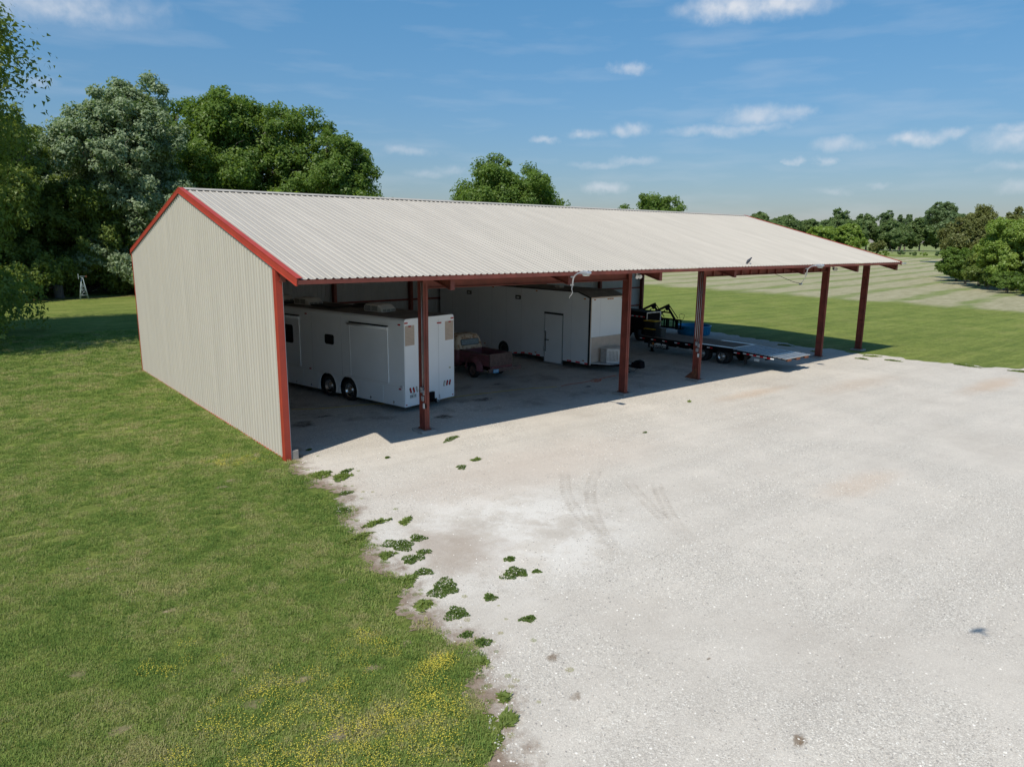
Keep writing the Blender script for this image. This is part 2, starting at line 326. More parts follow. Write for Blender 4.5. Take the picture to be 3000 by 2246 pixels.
# ================================================================== SETTING
# ---- ground sheet
def build_ground():
    rr = [0]+list(np.linspace(6, 60, 10))+list(np.linspace(75, 420, 30))+[500, 650, 900, 1400, 2200, 3500]
    n = 96; V = [(0, 0, 0)]; F = []
    for r in rr[1:]:
        for k in range(n):
            a = 2*math.pi*k/n; x, y = r*math.cos(a), r*math.sin(a); V.append((x, y, terrain(x, y)))
    for k in range(n): F.append((0, 1+k, 1+(k+1) % n))
    for i in range(len(rr)-2):
        for k in range(n):
            a = 1+i*n; F.append((a+k, a+n+k, a+n+(k+1) % n, a+(k+1) % n))
    me = bpy.data.meshes.new('ground'); me.from_pydata(V, [], F); me.update()
    for p in me.polygons: p.use_smooth = True
    m = bpy.data.materials.new('lawn_and_field'); m.use_nodes = True; nt = m.node_tree; N = nt.nodes; L = nt.links; b = N['Principled BSDF']
    b.inputs['Roughness'].default_value = .9; b.inputs['Specular IOR Level'].default_value = .15
    g = N.new('ShaderNodeNewGeometry')
    def noise(scale, detail=4, stretch=None, rot=0., rough=.6):
        v = g.outputs['Position']
        if stretch:
            mp = N.new('ShaderNodeMapping'); mp.inputs['Rotation'].default_value = (0, 0, rot); mp.inputs['Scale'].default_value = stretch; L.new(v, mp.inputs['Vector']); v = mp.outputs[0]
        nz = N.new('ShaderNodeTexNoise'); nz.inputs['Scale'].default_value = scale; nz.inputs['Detail'].default_value = detail; nz.inputs['Roughness'].default_value = rough
        L.new(v, nz.inputs['Vector']); return nz.outputs[0]
    def ramp(f, *st):
        cr = N.new('ShaderNodeValToRGB'); e = cr.color_ramp.elements
        while len(e) < len(st): e.new(.5)
        for i, (p, c) in enumerate(st): e[i].position = p; e[i].color = (*c, 1)
        L.new(f, cr.inputs[0]); return cr.outputs[0]
    def mix(f, a, bb, typ='MIX'):
        x = N.new('ShaderNodeMix'); x.data_type = 'RGBA'; x.blend_type = typ
        if isinstance(f, float): x.inputs['Factor'].default_value = f
        else: L.new(f, x.inputs['Factor'])
        for s_, v in (('A', a), ('B', bb)):
            if isinstance(v, tuple): x.inputs[s_].default_value = (*v, 1)
            else: L.new(v, x.inputs[s_])
        return x.outputs['Result']
    def mr(v, a, bb, c=0., d=1.):
        x = N.new('ShaderNodeMapRange'); x.interpolation_type = 'SMOOTHSTEP'
        for i, q in zip(('From Min', 'From Max', 'To Min', 'To Max'), (a, bb, c, d)): x.inputs[i].default_value = q
        L.new(v, x.inputs['Value']); return x.outputs[0]
    def mth(op, a, bb=None):
        x = N.new('ShaderNodeMath'); x.operation = op
        for i, v in enumerate((a, bb)):
            if v is None: continue
            if isinstance(v, (int, float)): x.inputs[i].default_value = v
            else: L.new(v, x.inputs[i])
        return x.outputs[0]
    # mown lawn: slow colour drift, fine tufting, faint mower passes
    base = ramp(noise(.35, 6), (.3, (.125, .175, .042)), (.52, (.165, .21, .055)), (.72, (.215, .24, .08)))
    fine = mix(1., ramp(noise(9., 6, rough=.8), (.25, (.5, .52, .45)), (.75, (1.45, 1.4, 1.3))), ramp(noise(2.4, 9, rough=.82), (.3, (.66, .7, .66)), (.7, (1.36, 1.3, 1.3))), 'MULTIPLY')
    lawn = mix(1., base, fine, 'MULTIPLY')
    mow = ramp(noise(1., 5, (.05, .9, 1), R(-14), .7), (.34, (.80, .84, .80)), (.64, (1.22, 1.18, 1.18)))
    mow = mix(1., mow, ramp(noise(2.2, 6, (.3, 2.2, 1), R(-16), .75), (.3, (.78, .8, .78)), (.7, (1.2, 1.18, 1.16))), 'MULTIPLY')
    lawn = mix(1., lawn, mow, 'MULTIPLY')
    bare = mr(noise(1.3, 6, rough=.7), .70, .78)
    lawn = mix(bare, lawn, (.20, .155, .115))
    # cut hay lying in windrows beyond x ~ 72 m
    sep = N.new('ShaderNodeSeparateXYZ'); L.new(g.outputs['Position'], sep.inputs[0])
    q = mth('ADD', mth('MULTIPLY', sep.outputs['X'], -.135), mth('MULTIPLY', sep.outputs['Y'], .99))    # across the rows
    wob = mth('MULTIPLY', mth('SUBTRACT', noise(.05, 3), .5), 4.)
    rows = mth('SINE', mth('MULTIPLY', mth('ADD', q, wob), 2*math.pi/6.4))
    patch = noise(1., 8, (.3, 1.6, 1), R(-8), rough=.8)
    hayc = ramp(patch, (.3, (.21, .215, .11)), (.48, (.32, .30, .185)), (.70, (.46, .425, .30)))
    green = ramp(noise(.8, 6, (.4, 1.6, 1), R(-8), rough=.75), (.35, (.15, .195, .06)), (.7, (.24, .275, .105)))
    hf = mth('ADD', rows, mth('MULTIPLY', mth('SUBTRACT', noise(.55, 7, (.22, 1, 1), R(-8), rough=.72), .5), 4.))
    hay = mix(mr(hf, -1.3, -.1), green, hayc)
    edge = mth('ADD', sep.outputs['X'], mth('MULTIPLY', mth('SUBTRACT', noise(.16, 7, (.7, 1.2, 1), 0., .7), .5), 13.))
    inhay = mth('MULTIPLY', mr(edge, 69.5, 75.), mr(edge, 262., 250.))
    far = ramp(noise(.05, 4), (.35, (.16, .21, .065)), (.65, (.25, .28, .11)))
    infar = mr(edge, 262., 285.)
    c = mix(inhay, lawn, hay); c = mix(infar, c, far)
    L.new(c, b.inputs['Base Color'])
    bp = N.new('ShaderNodeBump'); bp.inputs['Strength'].default_value = .9; bp.inputs['Distance'].default_value = .06
    L.new(noise(11., 6, rough=.85), bp.inputs['Height']); L.new(bp.outputs[0], b.inputs['Normal'])
    me.materials.append(m)
    o = bpy.data.objects.new('ground', me); COL.objects.link(o); tag(o, kind='structure')
build_ground()

# ---- gravel yard: border polyline, its signed distance stored per vertex so that the dirt fringe follows it
BORDER = [(.06, 17.35), (.06, 9), (.06, .3), (-.05, -.3), (-.33, -.62), (-.5, -1.4), (-.28, -2.3), (-.24, -3.26), (-.62, -4.4), (-1.01, -5.58), (-1.22, -6.7), (-1.4, -7.71), (-1.62, -8.86),
          (-1.83, -9.97), (-1.65, -10.73), (-1.9, -11.54), (-2.31, -12.27), (-2.71, -13.08), (-3.4, -14.6), (-5, -18), (-8, -24), (-12, -34),
          (60, -52), (62, -30), (52, -19), (42, -12.3), (38, -9.4), (35.88, -7.7), (34.78, -6.2), (34.18, -4.54), (33.92, -3.33), (34.05, -1.54), (33.85, -.23), (34.1, 1.2), (33.7, 2.7), (34.03, 5.0), (34.3, 6.83), (34.75, 8.95), (34.85, 10.8), (34.7, 17.35)]
BP = np.array(BORDER)
def border_dist(P):
    """signed distance of points (n,2) to the border, positive inside the gravel"""
    A = BP; B = np.roll(BP, -1, 0); best = np.full(len(P), 1e9); ins = np.zeros(len(P), bool)
    for a, b in zip(A, B):
        ab = b-a; t = np.clip(((P-a)@ab)/(ab@ab), 0, 1); best = np.minimum(best, np.linalg.norm(P-a-t[:, None]*ab, axis=1))
        c = (a[1] > P[:, 1]) != (b[1] > P[:, 1]); dy = b[1]-a[1] if b[1] != a[1] else 1e-9
        ins ^= c & (P[:, 0] < (b[0]-a[0])*(P[:, 1]-a[1])/dy+a[0])
    return np.where(ins, best, -best)
def build_gravel():
    from mathutils.geometry import delaunay_2d_cdt
    rg = np.random.default_rng(3); out = []
    for i in range(len(BP)):
        a, b = BP[i], BP[(i+1) % len(BP)]; L_ = np.linalg.norm(b-a)
        inside_barn = (a[0] < .2 and a[1] > 0 and b[1] >= .3) or (a[1] > 17 and b[1] > 17) or (b[1] > 17)
        near = max(abs(a[0]), abs(b[0])) < 12 and min(a[1], b[1]) > -19
        st = .05 if near else (.25 if a[1] > -12 else 2.)
        n = max(1, int(L_/st)) if not inside_barn else max(1, int(L_/2))
        nrm = np.array([-(b-a)[1], (b-a)[0]])/L_
        for k in range(n):
            p = a+(b-a)*k/n
            if not inside_barn:
                s = i*7.3+k*st
                j = .16*math.sin(s*2.1+1)+.09*math.sin(s*5.7)+(.05 if near else .12)*rg.normal()
                p = p+nrm*(j+.1)
            out.append(p)
    out = np.array(out); nb = len(out)
    gx, gy = np.meshgrid(np.arange(-6, 44, .5), np.arange(-20, 17.3, .5)); G = np.stack([gx.ravel(), gy.ravel()], 1)+rg.uniform(-.05, .05, (gx.size, 2))
    sdg = border_dist(G); G = G[(sdg > .5)]
    pts = [Vector(p) for p in np.concatenate([out, G])]
    vs, es, fs, *_ = delaunay_2d_cdt(pts, [], [list(range(nb))], 1, 1e-5)
    V = np.array([(v.x, v.y, .008) for v in vs])
    me = bpy.data.meshes.new('gravel_yard'); me.from_pydata(V.tolist(), [], [tuple(f) for f in fs]); me.update()
    at = me.attributes.new('edge', 'FLOAT', 'POINT'); at.data.foreach_set('value', border_dist(V[:, :2]).astype(np.float32))
    m = bpy.data.materials.new('gravel'); m.use_nodes = True; nt = m.node_tree; N = nt.nodes; L = nt.links; b = N['Principled BSDF']
    b.inputs['Roughness'].default_value = .92; b.inputs['Specular IOR Level'].default_value = .2
    g = N.new('ShaderNodeNewGeometry'); pos = g.outputs['Position']
    def noise(scale, detail=4, rough=.6, stretch=None, rot=0.):
        v = pos
        if stretch:
            mp = N.new('ShaderNodeMapping'); mp.inputs['Rotation'].default_value = (0, 0, rot); mp.inputs['Scale'].default_value = stretch; L.new(v, mp.inputs['Vector']); v = mp.outputs[0]
        nz = N.new('ShaderNodeTexNoise'); nz.inputs['Scale'].default_value = scale; nz.inputs['Detail'].default_value = detail; nz.inputs['Roughness'].default_value = rough
        L.new(v, nz.inputs['Vector']); return nz.outputs[0]
    def ramp(f, *st):
        cr = N.new('ShaderNodeValToRGB'); e = cr.color_ramp.elements
        while len(e) < len(st): e.new(.5)
        for i, (p, c) in enumerate(st): e[i].position = p; e[i].color = (*c, 1)
        L.new(f, cr.inputs[0]); return cr.outputs[0]
    def mix(f, a, bb, typ='MIX'):
        x = N.new('ShaderNodeMix'); x.data_type = 'RGBA'; x.blend_type = typ
        if isinstance(f, float): x.inputs['Factor'].default_value = f
        else: L.new(f, x.inputs['Factor'])
        for s_, v in (('A', a), ('B', bb)):
            if isinstance(v, tuple): x.inputs[s_].default_value = (*v, 1)
            else: L.new(v, x.inputs[s_])
        return x.outputs['Result']
    def mr(v, a, bb, c=0., d=1.):
        x = N.new('ShaderNodeMapRange'); x.interpolation_type = 'SMOOTHSTEP'
        for i, q in zip(('From Min', 'From Max', 'To Min', 'To Max'), (a, bb, c, d)): x.inputs[i].default_value = q
        L.new(v, x.inputs['Value']); return x.outputs[0]
    def mth(op, a, bb):
        x = N.new('ShaderNodeMath'); x.operation = op
        for i, v in enumerate((a, bb)):
            if isinstance(v, (int, float)): x.inputs[i].default_value = v
            else: L.new(v, x.inputs[i])
        return x.outputs[0]
    def spot(cx, cy, rx, ry):
        s = N.new('ShaderNodeVectorMath'); s.operation = 'SUBTRACT'; L.new(pos, s.inputs[0]); s.inputs[1].default_value = (cx, cy, 0)
        k = N.new('ShaderNodeVectorMath'); k.operation = 'MULTIPLY'; L.new(s.outputs[0], k.inputs[0]); k.inputs[1].default_value = (1/rx, 1/ry, 0)
        l = N.new('ShaderNodeVectorMath'); l.operation = 'LENGTH'; L.new(k.outputs[0], l.inputs[0]); return l.outputs['Value']
    stones = N.new('ShaderNodeTexVoronoi'); stones.inputs['Scale'].default_value = 52; L.new(pos, stones.inputs['Vector'])
    small = N.new('ShaderNodeTexVoronoi'); small.inputs['Scale'].default_value = 115; L.new(pos, small.inputs['Vector'])
    sc = ramp(stones.outputs['Color'], (.0, (0.275, 0.257, 0.235)), (.3, (0.456, 0.425, 0.383)), (.7, (0.593, 0.556, 0.496)), (1., (0.837, 0.829, 0.777)))
    sc2 = ramp(small.outputs['Color'], (.0, (.5, .5, .5)), (.5, (1., .99, .98)), (1., (1.35, 1.34, 1.32)))
    sc = mix(.8, sc, sc2, 'MULTIPLY')
    dust = ramp(noise(.22, 7, .68), (.3, (0.456, 0.414, 0.363)), (.48, (0.551, 0.509, 0.451)), (.68, (0.636, 0.587, 0.521)))
    packed = mr(noise(.32, 8, .7), .36, .62, .2, .85)
    whit = mr(spot(1.9, -7.6, 3.6, 3.2), 1.25, .3); packed = mth('MAXIMUM', packed, whit)
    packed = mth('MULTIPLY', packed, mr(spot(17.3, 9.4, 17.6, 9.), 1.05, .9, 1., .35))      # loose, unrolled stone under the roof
    c = mix(packed, sc, dust)
    # long faint wheel lanes swinging from the bays out to the drive
    for (rot, sc_, am) in ((R(38), (.06, 1.0, 1), .16), (R(66), (.07, 1.6, 1), .25)):
        lane = ramp(noise(1., 5, .6, sc_, rot), (.36, (.86, .85, .84)), (.5, (1., 1., 1.)), (.66, (1.12, 1.12, 1.11))); c = mix(am, c, mix(1., c, lane, 'MULTIPLY'))
    c = mix(mth('MULTIPLY', mth('MULTIPLY', whit, .75), mr(noise(.9, 7, .72), .38, .6)), c, (.70, .675, .63))
    # buff, clayey stretch in front of the first bay and a couple of rusty washes
    c = mix(mth('MULTIPLY', mr(mth('ADD', spot(5.3, -4.6, 5.2, 1.7), mth('MULTIPLY', noise(.8, 5), .8)), 1.8, .6), .42), c, (.55, .46, .385))
    for (cx, cy, rx, ry, am) in ((11.2, -11, 2.2, .7, .3), (29.5, -8.3, 4., .8, .45), (19.1, -2.8, 3., .6, .4), (24.5, -4.5, 4., 1., .22)):
        c = mix(mth('MULTIPLY', mr(mth('ADD', spot(cx, cy, rx, ry), mth('MULTIPLY', noise(1.1, 5), .9)), 1.6, .6), am), c, (.50, .345, .225))
    c = mix(mth('MULTIPLY', mr(mth('ADD', spot(.4, -7.8, 1.5, 1.7), mth('MULTIPLY', noise(1.7, 6, .7), 1.3)), 1.75, .75), .7), c, (.34, .275, .22))
    c = mix(mth('MULTIPLY', mr(mth('ADD', spot(-.1, -2.4, 1.4, 1.6), mth('MULTIPLY', noise(1.9, 6, .7), 1.3)), 1.8, .8), .5), c, (.40, .32, .26))
    # damp / oily ground where vehicles stand under the roof
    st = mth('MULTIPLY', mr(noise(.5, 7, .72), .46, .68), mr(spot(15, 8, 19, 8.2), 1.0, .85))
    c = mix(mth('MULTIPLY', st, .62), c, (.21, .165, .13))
    ins = mr(spot(17.3, 9.4, 17.6, 9.), 1.05, .9); c = mix(mth('MULTIPLY', ins, .12), c, (.42, .385, .36))  # gravel colour darkened a little over the whole barn floor
    # soil fringe along the lawn
    ed = N.new('ShaderNodeAttribute'); ed.attribute_name = 'edge'
    fr = mr(mth('ADD', ed.outputs['Fac'], mth('MULTIPLY', mth('SUBTRACT', noise(1.6, 6, .7), .5), 2.1)), .8, .12)
    fr = mth('MULTIPLY', fr, mr(spot(-1.5, -8, 8, 11), 1.2, .9))
    soil = ramp(noise(14, 5, .7), (.3, (.19, .14, .105)), (.7, (.31, .245, .19)))
    c = mix(fr, c, soil)
    grit = ramp(noise(95., 3, .8), (.3, (.72, .72, .72)), (.7, (1.24, 1.24, 1.23))); c = mix(1., c, grit, 'MULTIPLY')
    L.new(c, b.inputs['Base Color'])
    h = mth('ADD', mth('MULTIPLY', mth('SUBTRACT', 1., stones.outputs['Distance']), mth('SUBTRACT', 1.15, packed)), mth('MULTIPLY', noise(3., 6, .7), 1.6))
    bp = N.new('ShaderNodeBump'); bp.inputs['Strength'].default_value = .55; bp.inputs['Distance'].default_value = .014
    L.new(h, bp.inputs['Height']); L.new(bp.outputs[0], b.inputs['Normal'])
    me.materials.append(m)
    o = bpy.data.objects.new('gravel_yard', me); COL.objects.link(o); tag(o, kind='structure')
build_gravel()

# ================================================================== THE BARN
FR = [0, 4.851, 9.688, 14.475, 19.369, 24.95, 30.293, 35.0]
BW, YR, HR, SL = 17.451, 8.80, 7.905, .2646
EY, EZ = -1.446, 5.195                     # front eave, top of sheet
BY = 17.60                                 # back eave
def roofz(y): return HR-SL*abs(y-YR)
barn = thing('pole_barn', 'long open-fronted cream metal barn with red trim and red steel posts', 'barn')

def rib_profile(width, nrib, h=.034):
    """sheet profile across its width: nrib main ribs, two faint swages between"""
    pitch = width/nrib; p = []
    for k in range(nrib):
        o = k*pitch
        p += [(o, 0), (o+.036, h), (o+.050, h), (o+.112, 0), (o+.138, .0), (o+.146, .005), (o+.157, .005), (o+.166, 0), (o+.208, 0)]
    p.append((width, 0)); return p
NP = 38; PW = 35.0/NP
roof = MB().box(.02, 34.98, YR-.02, YR+.02, HR-.32, HR-.16).build('roof', oxide, barn)      # ridge purlin carries the sheets
def slope_mesh(y0):
    prof = rib_profile(PW, 4); a = math.atan(SL); s = -1 if y0 < YR else 1
    L_ = math.hypot(YR-y0, SL*(YR-y0)); V = []; n = len(prof)
    for t in (0, 1):
        for (w, h) in prof:
            y = YR+(y0-YR)*t; z = HR-SL*abs(y0-YR)*t
            V.append((w, y+s*math.sin(a)*h, z+math.cos(a)*h))
    b = MB(); b.add(V, [(i, i+1, n+i+1, n+i) for i in range(n-1)]); me = bpy.data.meshes.new('roof_panel'); me.from_pydata(b.v, [], b.f); me.update()
    me.materials.append(roofpaint); me.materials.append(ribfoot)          # darker strip coloured in at the foot of each rib for contrast
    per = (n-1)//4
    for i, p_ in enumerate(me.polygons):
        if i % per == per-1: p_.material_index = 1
    return me
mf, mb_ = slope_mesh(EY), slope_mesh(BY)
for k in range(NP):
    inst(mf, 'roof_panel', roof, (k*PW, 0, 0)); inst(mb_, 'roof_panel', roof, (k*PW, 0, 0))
cap = MB()
for s in (-1, 1):
    cap.bar((-.03, YR+s*.14, roofz(YR+.14)+.045), (35.03, YR+s*.14, roofz(YR+.14)+.045), (0, s*math.cos(math.atan(SL)), -math.sin(math.atan(SL))), .30, .008)
cap.build('ridge_cap', roofpaint, roof)

# rake and eave trim
def rake(xf, sgn):
    for ya, yb in ((EY-.02, YR), (BY+.02, YR)):
        za, zb = roofz(ya), roofz(yb); t = MB()
        t.bar((xf+sgn*.040, ya, za-.068), (xf+sgn*.040, yb, zb-.068), (0, 0, 1), .165, .02)      # face
        t.bar((xf+sgn*.048, ya, za-.148), (xf+sgn*.048, yb, zb-.148), (0, 0, 1), .018, .05)         # bottom return
        t.bar((xf-sgn*.035, ya, za+.044), (xf-sgn*.035, yb, zb+.044), (0, 0, 1), .014, .17)       # flashing over the first rib
        t.build('rake_trim', redtrim, roof)
rake(0, -1); rake(35, 1)
MB().box(-.02, 35.02, EY-.022, EY-.002, EZ-.125, EZ-.012).build('eave_trim', oxide, roof)
MB().box(-.02, 35.02, EY-.002, EY+.06, EZ-.125, EZ-.118).build('eave_trim', oxide, roof)
MB().box(-.02, 35.02, BY+.002, BY+.022, roofz(BY)-.13, roofz(BY)-.012).build('eave_trim', oxide, roof)
MB().box(34.95, 35.28, EY-.16, EY-.03, EZ-.10, EZ-.035).build('eave_end_cap', galv, roof, .01)

# gable wall, built of separate ribbed sheets
gable = MB().box(.03, .10, .1, BW-.1, .0, .07).build('gable_wall', concrete, barn)
NG = 19; GW = BW/NG
for k in range(NG):
    prof = []; pg = GW/4                                  # wall sheet: steep-sided ribs
    for j in range(4): prof += [(j*pg, 0), (j*pg+.10, 0), (j*pg+.112, .036), (j*pg+.138, .036), (j*pg+.150, 0)]
    prof.append((GW, 0)); V = []; n = len(prof)
    for t in (0, 1):
        for (w, h) in prof:
            y = BW-k*GW-w; y = min(max(y, .0), BW)
            V.append((-.002-h, y, .045 if t == 0 else roofz(y)-.10))
    me = bpy.data.meshes.new('siding_panel'); me.from_pydata(V, [], [(i, i+1, n+i+1, n+i) for i in range(n-1)]); me.update(); me.materials.append(stone)
    inst(me, 'siding_panel', gable)
MB().box(-.046, -.038, -.012, .19, .0, roofz(0)-.15).box(-.046, .13, -.022, -.012, .0, roofz(0)-.17).box(-.052, -.046, .085, .10, .0, roofz(0)-.15).build('corner_trim', redtrim, gable)
MB().box(-.046, -.038, BW-.10, BW+.01, .0, roofz(BW)-.15).build('corner_trim', redtrim, gable)
MB().box(-.034, .0, .23, BW-.1, .0, .05).build('base_trim', redtrim, gable)
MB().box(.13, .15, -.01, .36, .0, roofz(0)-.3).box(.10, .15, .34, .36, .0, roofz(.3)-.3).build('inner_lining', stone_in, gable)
MB().box(.16, .36, .0, .34, .0, .27).build('concrete_pier', concrete, gable, .012)
for z in (1.3, 2.6, 3.9, 5.2):
    MB().box(.01, .08, .3, BW-.3, z-.05, z+.05).build('girt', oxide, gable)

# back wall sheets
back = MB().box(0, 35, BW-.10, BW-.03, .0, .07).build('back_wall', concrete, barn)
prof = rib_profile(PW, 4, .02); n = len(prof)
V = [(w, h, z) for z in (.04, roofz(BW)-.12) for (w, h) in prof]
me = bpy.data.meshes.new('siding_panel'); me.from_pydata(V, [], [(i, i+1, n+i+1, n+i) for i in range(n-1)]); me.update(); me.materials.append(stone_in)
for k in range(NP): inst(me, 'siding_panel', back, (k*PW, BW, 0))
for z in (1.35, 2.7, 4.05):
    MB().box(.1, 34.9, BW-.09, BW-.01, z-.05, z+.05).build('girt', oxide, back)

# steel frames
for k, x in enumerate(FR):
    xx = x+.12 if k == 0 else (x-.12 if k == 7 else x)
    cb = MB().ibeam((xx, BW-.25, 0), (xx, BW-.25, roofz(BW-.25)-.52), (0, 1, 0), .28, .17).build('column', oxide, barn)
    y_tip = EY+.16 if k else EY+1.35
    for ya, yb, nm in ((y_tip, YR-.01, 'rafter'), (BW-.06, YR+.01, 'rafter')):
        dz = .12+.19
        MB().ibeam((xx, ya, roofz(ya)-dz), (xx, yb, roofz(yb)-dz), (0, 0, 1), .36, .15).build(nm, oxide, barn)
    tip = y_tip-.005
    MB().box(xx-.075, xx+.075, tip-.014, tip-.002, roofz(tip)-.49, roofz(tip)-.13).build('rafter_end_plate', oxide, barn)
for s, y0 in ((-1, EY), (1, BY)):
    for t in (.08, .3, .5, .7, .9):
        y = y0+(YR-y0)*t; MB().box(.05, 34.95, y-.03, y+.03, roofz(y)-.13, roofz(y)-.02).build('purlin', oxide, roof)
YC = .39
def column(x, h):
    c = MB(); c.ibeam((x, YC, .10), (x, YC, h), (0, 1, 0), .34, .175, .022, .016)
    c.box(x-.016, x+.016, YC-.195, YC-.171, .10, h-.35)
    o = c.build('column', oxide, barn)
    MB().box(x-.13, x+.13, YC-.23, YC+.23, .085, .102).build('base_plate', rust, o)
    pier = MB(); pier.box(x-.30, x+.30, YC-.34, YC+.34, -.02, .085); pier.build('concrete_pier', concrete, o, .015)
    bb = MB()
    for sx in (-.09, .09):
        for sy in (-.2, .2): bb.lathe([(0, .03), (.018, .03), (.018, 0)], (x+sx, YC+sy, .102), (0, 0, 1), 6)
    bb.each('anchor_bolt', rust, o); return o
cols = {}
for k in (1, 3, 4, 6, 7):
    xx = FR[k] if k < 7 else FR[k]-.1
    cols[k] = column(xx, roofz(YC)-.50)
    g_ = MB(); zt = roofz(YC)-.50
    g_.prism([(xx-.02, zt), (xx-.02, zt-.5), (xx-.10, zt)], 'xz', YC-.16, YC-.145)
    g_.build('haunch_plate', oxide, cols[k])
# headers over the wide openings
def header(xa, xb, stiff):
    h = MB().ibeam((xa+.10, YC-.03, 4.90), (xb-.10, YC-.03, 4.90), (0, 0, 1), .42, .19, .024, .016)
    o = h.build('header_beam', oxide, barn)
    if stiff:
        n_ = 15
        for i in range(1, n_):
            x = xa+(xb-xa)*i/n_; MB().box(x-.03, x+.03, YC-.115, YC-.042, 4.715, 5.085).build('stiffener', oxide, o)
header(FR[1], FR[3], False); header(FR[4], FR[6], True)
# conduits and boxes on two posts, wedge and step clips
def conduits(col, x, zb, n=2):
    for i in range(n):
        y = YC-.06+.10*i; xc = x-.03
        t = MB().tube([(xc, y, zb+.15+.1*i), (xc, y, 2.2), (xc, y-.01, 3.4), (xc, y, 4.9)], .017, 8); t.build('conduit', galv, col)
    for (dy, z, w, h) in ((-.10, zb+.08, .11, .17), (.03, zb+.15, .11, .18), (-.03, zb-.13, .12, .16), (-.12, zb-.36, .10, .18)):
        b = MB().box(x-.10, x-.02, YC+dy-w/2, YC+dy+w/2, z-h/2, z+h/2).build('outlet_box', galv, col, .008)
        MB().box(x-.106, x-.1, YC+dy-w/2+.012, YC+dy+w/2-.012, z-h/2+.015, z+h/2-.015).build('box_cover', white_trim, b) if dy == -.12 else None
conduits(cols[1], FR[1], 1.25); conduits(cols[4], FR[4], 1.55, 3)
MB().prism([(YC-.10, .09), (YC+.55, .09), (YC-.10, .62)], 'yz', FR[4]-.115, FR[4]-.09).build('gusset_wedge', rust, cols[4])
for i in range(7):
    z = .5+.62*i; MB().box(FR[7]-.20, FR[7]-.115, YC-.05, YC+.05, z-.03, z+.03).build('step_clip', oxide, cols[7])

# arm lights bolted to two rafter tips
def arm_light(x, label, dangle):
    t = thing('arm_light', label, 'light', (x, EY+.02, 4.72), 0, 'arm lights on the eave')
    pts = [(0, 0, 0), (.0, -.02, .18)]+[(0, -.02-.5*(1-math.cos(a)), .18+.29*math.sin(a)) for a in np.linspace(.25, R(84), 7)]
    MB().tube(pts, .027, 10).build('arm', galv, t)
    e = pts[-1]
    hd = MB(); hd.prism([(e[1]+.04, e[2]-.045), (e[1]-.30, e[2]-.05), (e[1]-.34, e[2]-.01), (e[1]-.30, e[2]+.05), (e[1]-.02, e[2]+.055)], 'yz', -.10, .10); hd.build('lamp_head', galv, t, .012)
    ln = MB(); ln.prism([(e[1]-.06, e[2]-.047), (e[1]-.28, e[2]-.051), (e[1]-.26, e[2]-.11), (e[1]-.09, e[2]-.10)], 'yz', -.075, .075); ln.build('lens', clearlens, t, .01)
    for z in (.03, .30): MB().box(-.07, .07, -.0, .05, z-.025, z+.025).build('clamp', galv, t)
    MB().tube(dangle, .012, 6).build('conduit_tail', galv, t)
    return t
arm_light(FR[2], 'curved galvanised arm light with a loose conduit tail hanging below', [(0, 0, 0), (.0, .03, -.12), (.02, .0, -.22), (.0, .05, -.32), (-.02, .10, -.37), (-.02, .12, -.42)])
arm_light(FR[5], 'curved galvanised arm light with a slack cable hanging to the header beam', [(0, 0, 0), (.02, .06, -.12), (.01, .12, -.25), (0, .2, -.37), (0, .26, -.40)])
sp = thing('slack_cable', 'slack cable with grey junction box hanging under the eave', 'cable', (FR[5], -1.16, 4.27))
MB().box(-.05, .05, -.09, .05, -.02, .06).build('junction_box', galv, sp, .01)
MB().tube([(0, .02, .05), (.05, .4, .1), (.12, .9, .24), (.22, 1.5, .43)], .012, 6).build('wire', dark, sp)
def flood(x, y, z, label, m):
    t = thing('floodlight', label, 'light', (x, y, z))
    MB().box(-.05, .05, -.04, .04, .02, .14).build('bracket', galv, t)
    for dx, dy in ((-.09, -.02), (.12, .0)):
        MB().lathe([(.02, -.17), (.05, -.12), (.085, -.02), (.088, 0)], (dx, dy-.12, -.06), (-.25, -1, -.25), 16).build('lamp_shell', m, t)
        MB().lathe([(.084, -.004), (.05, .006), (.0, .012)], (dx, dy-.12, -.06), (-.25, -1, -.25), 16).build('lens', white_trim if m is galv else clearlens, t)
flood(FR[3]+.28, .18, 4.88, 'twin round white floodlights on the post beside the tall enclosed trailer', galv)
flood(FR[6]+.28, .16, 4.88, 'twin dark floodlights on the post behind the flatbed ramp', dark)

# ================================================================== VEHICLES
def wheel(parent, c, axis, r, w, hub, rimr=.62, name='wheel', lugs=True):
    """tyre + dished rim, axis points outward"""
    a = Vector(axis).normalized(); c = Vector(c)
    t = MB().lathe([(r*.66, -w/2), (r*.93, -w/2), (r, -w*.36), (r, w*.36), (r*.94, w*.49), (r*.80, w/2), (r*rimr, w*.44)], c, a, 32).build(name, rubber, parent)
    MB().lathe([(r*rimr, w*.44), (r*rimr*.92, w*.40), (r*rimr*.86, w*.15), (r*rimr*.6, w*.08), (r*.30, w*.22), (r*.24, w*.38), (0, w*.42)], c, a, 28).build('rim', hub, t)
    if lugs:
        e1 = a.orthogonal().normalized(); e2 = a.cross(e1); lg = MB()
        for k in range(8):
            q = c+(e1*math.cos(k*math.pi/4)+e2*math.sin(k*math.pi/4))*r*.44+a*w*.10
            lg.lathe([(.026, 0), (.02, .03), (0, .034)], q, a, 6)
        lg.each('lug_nut', dark if hub is wheelsteel else chrome, t)
    return t
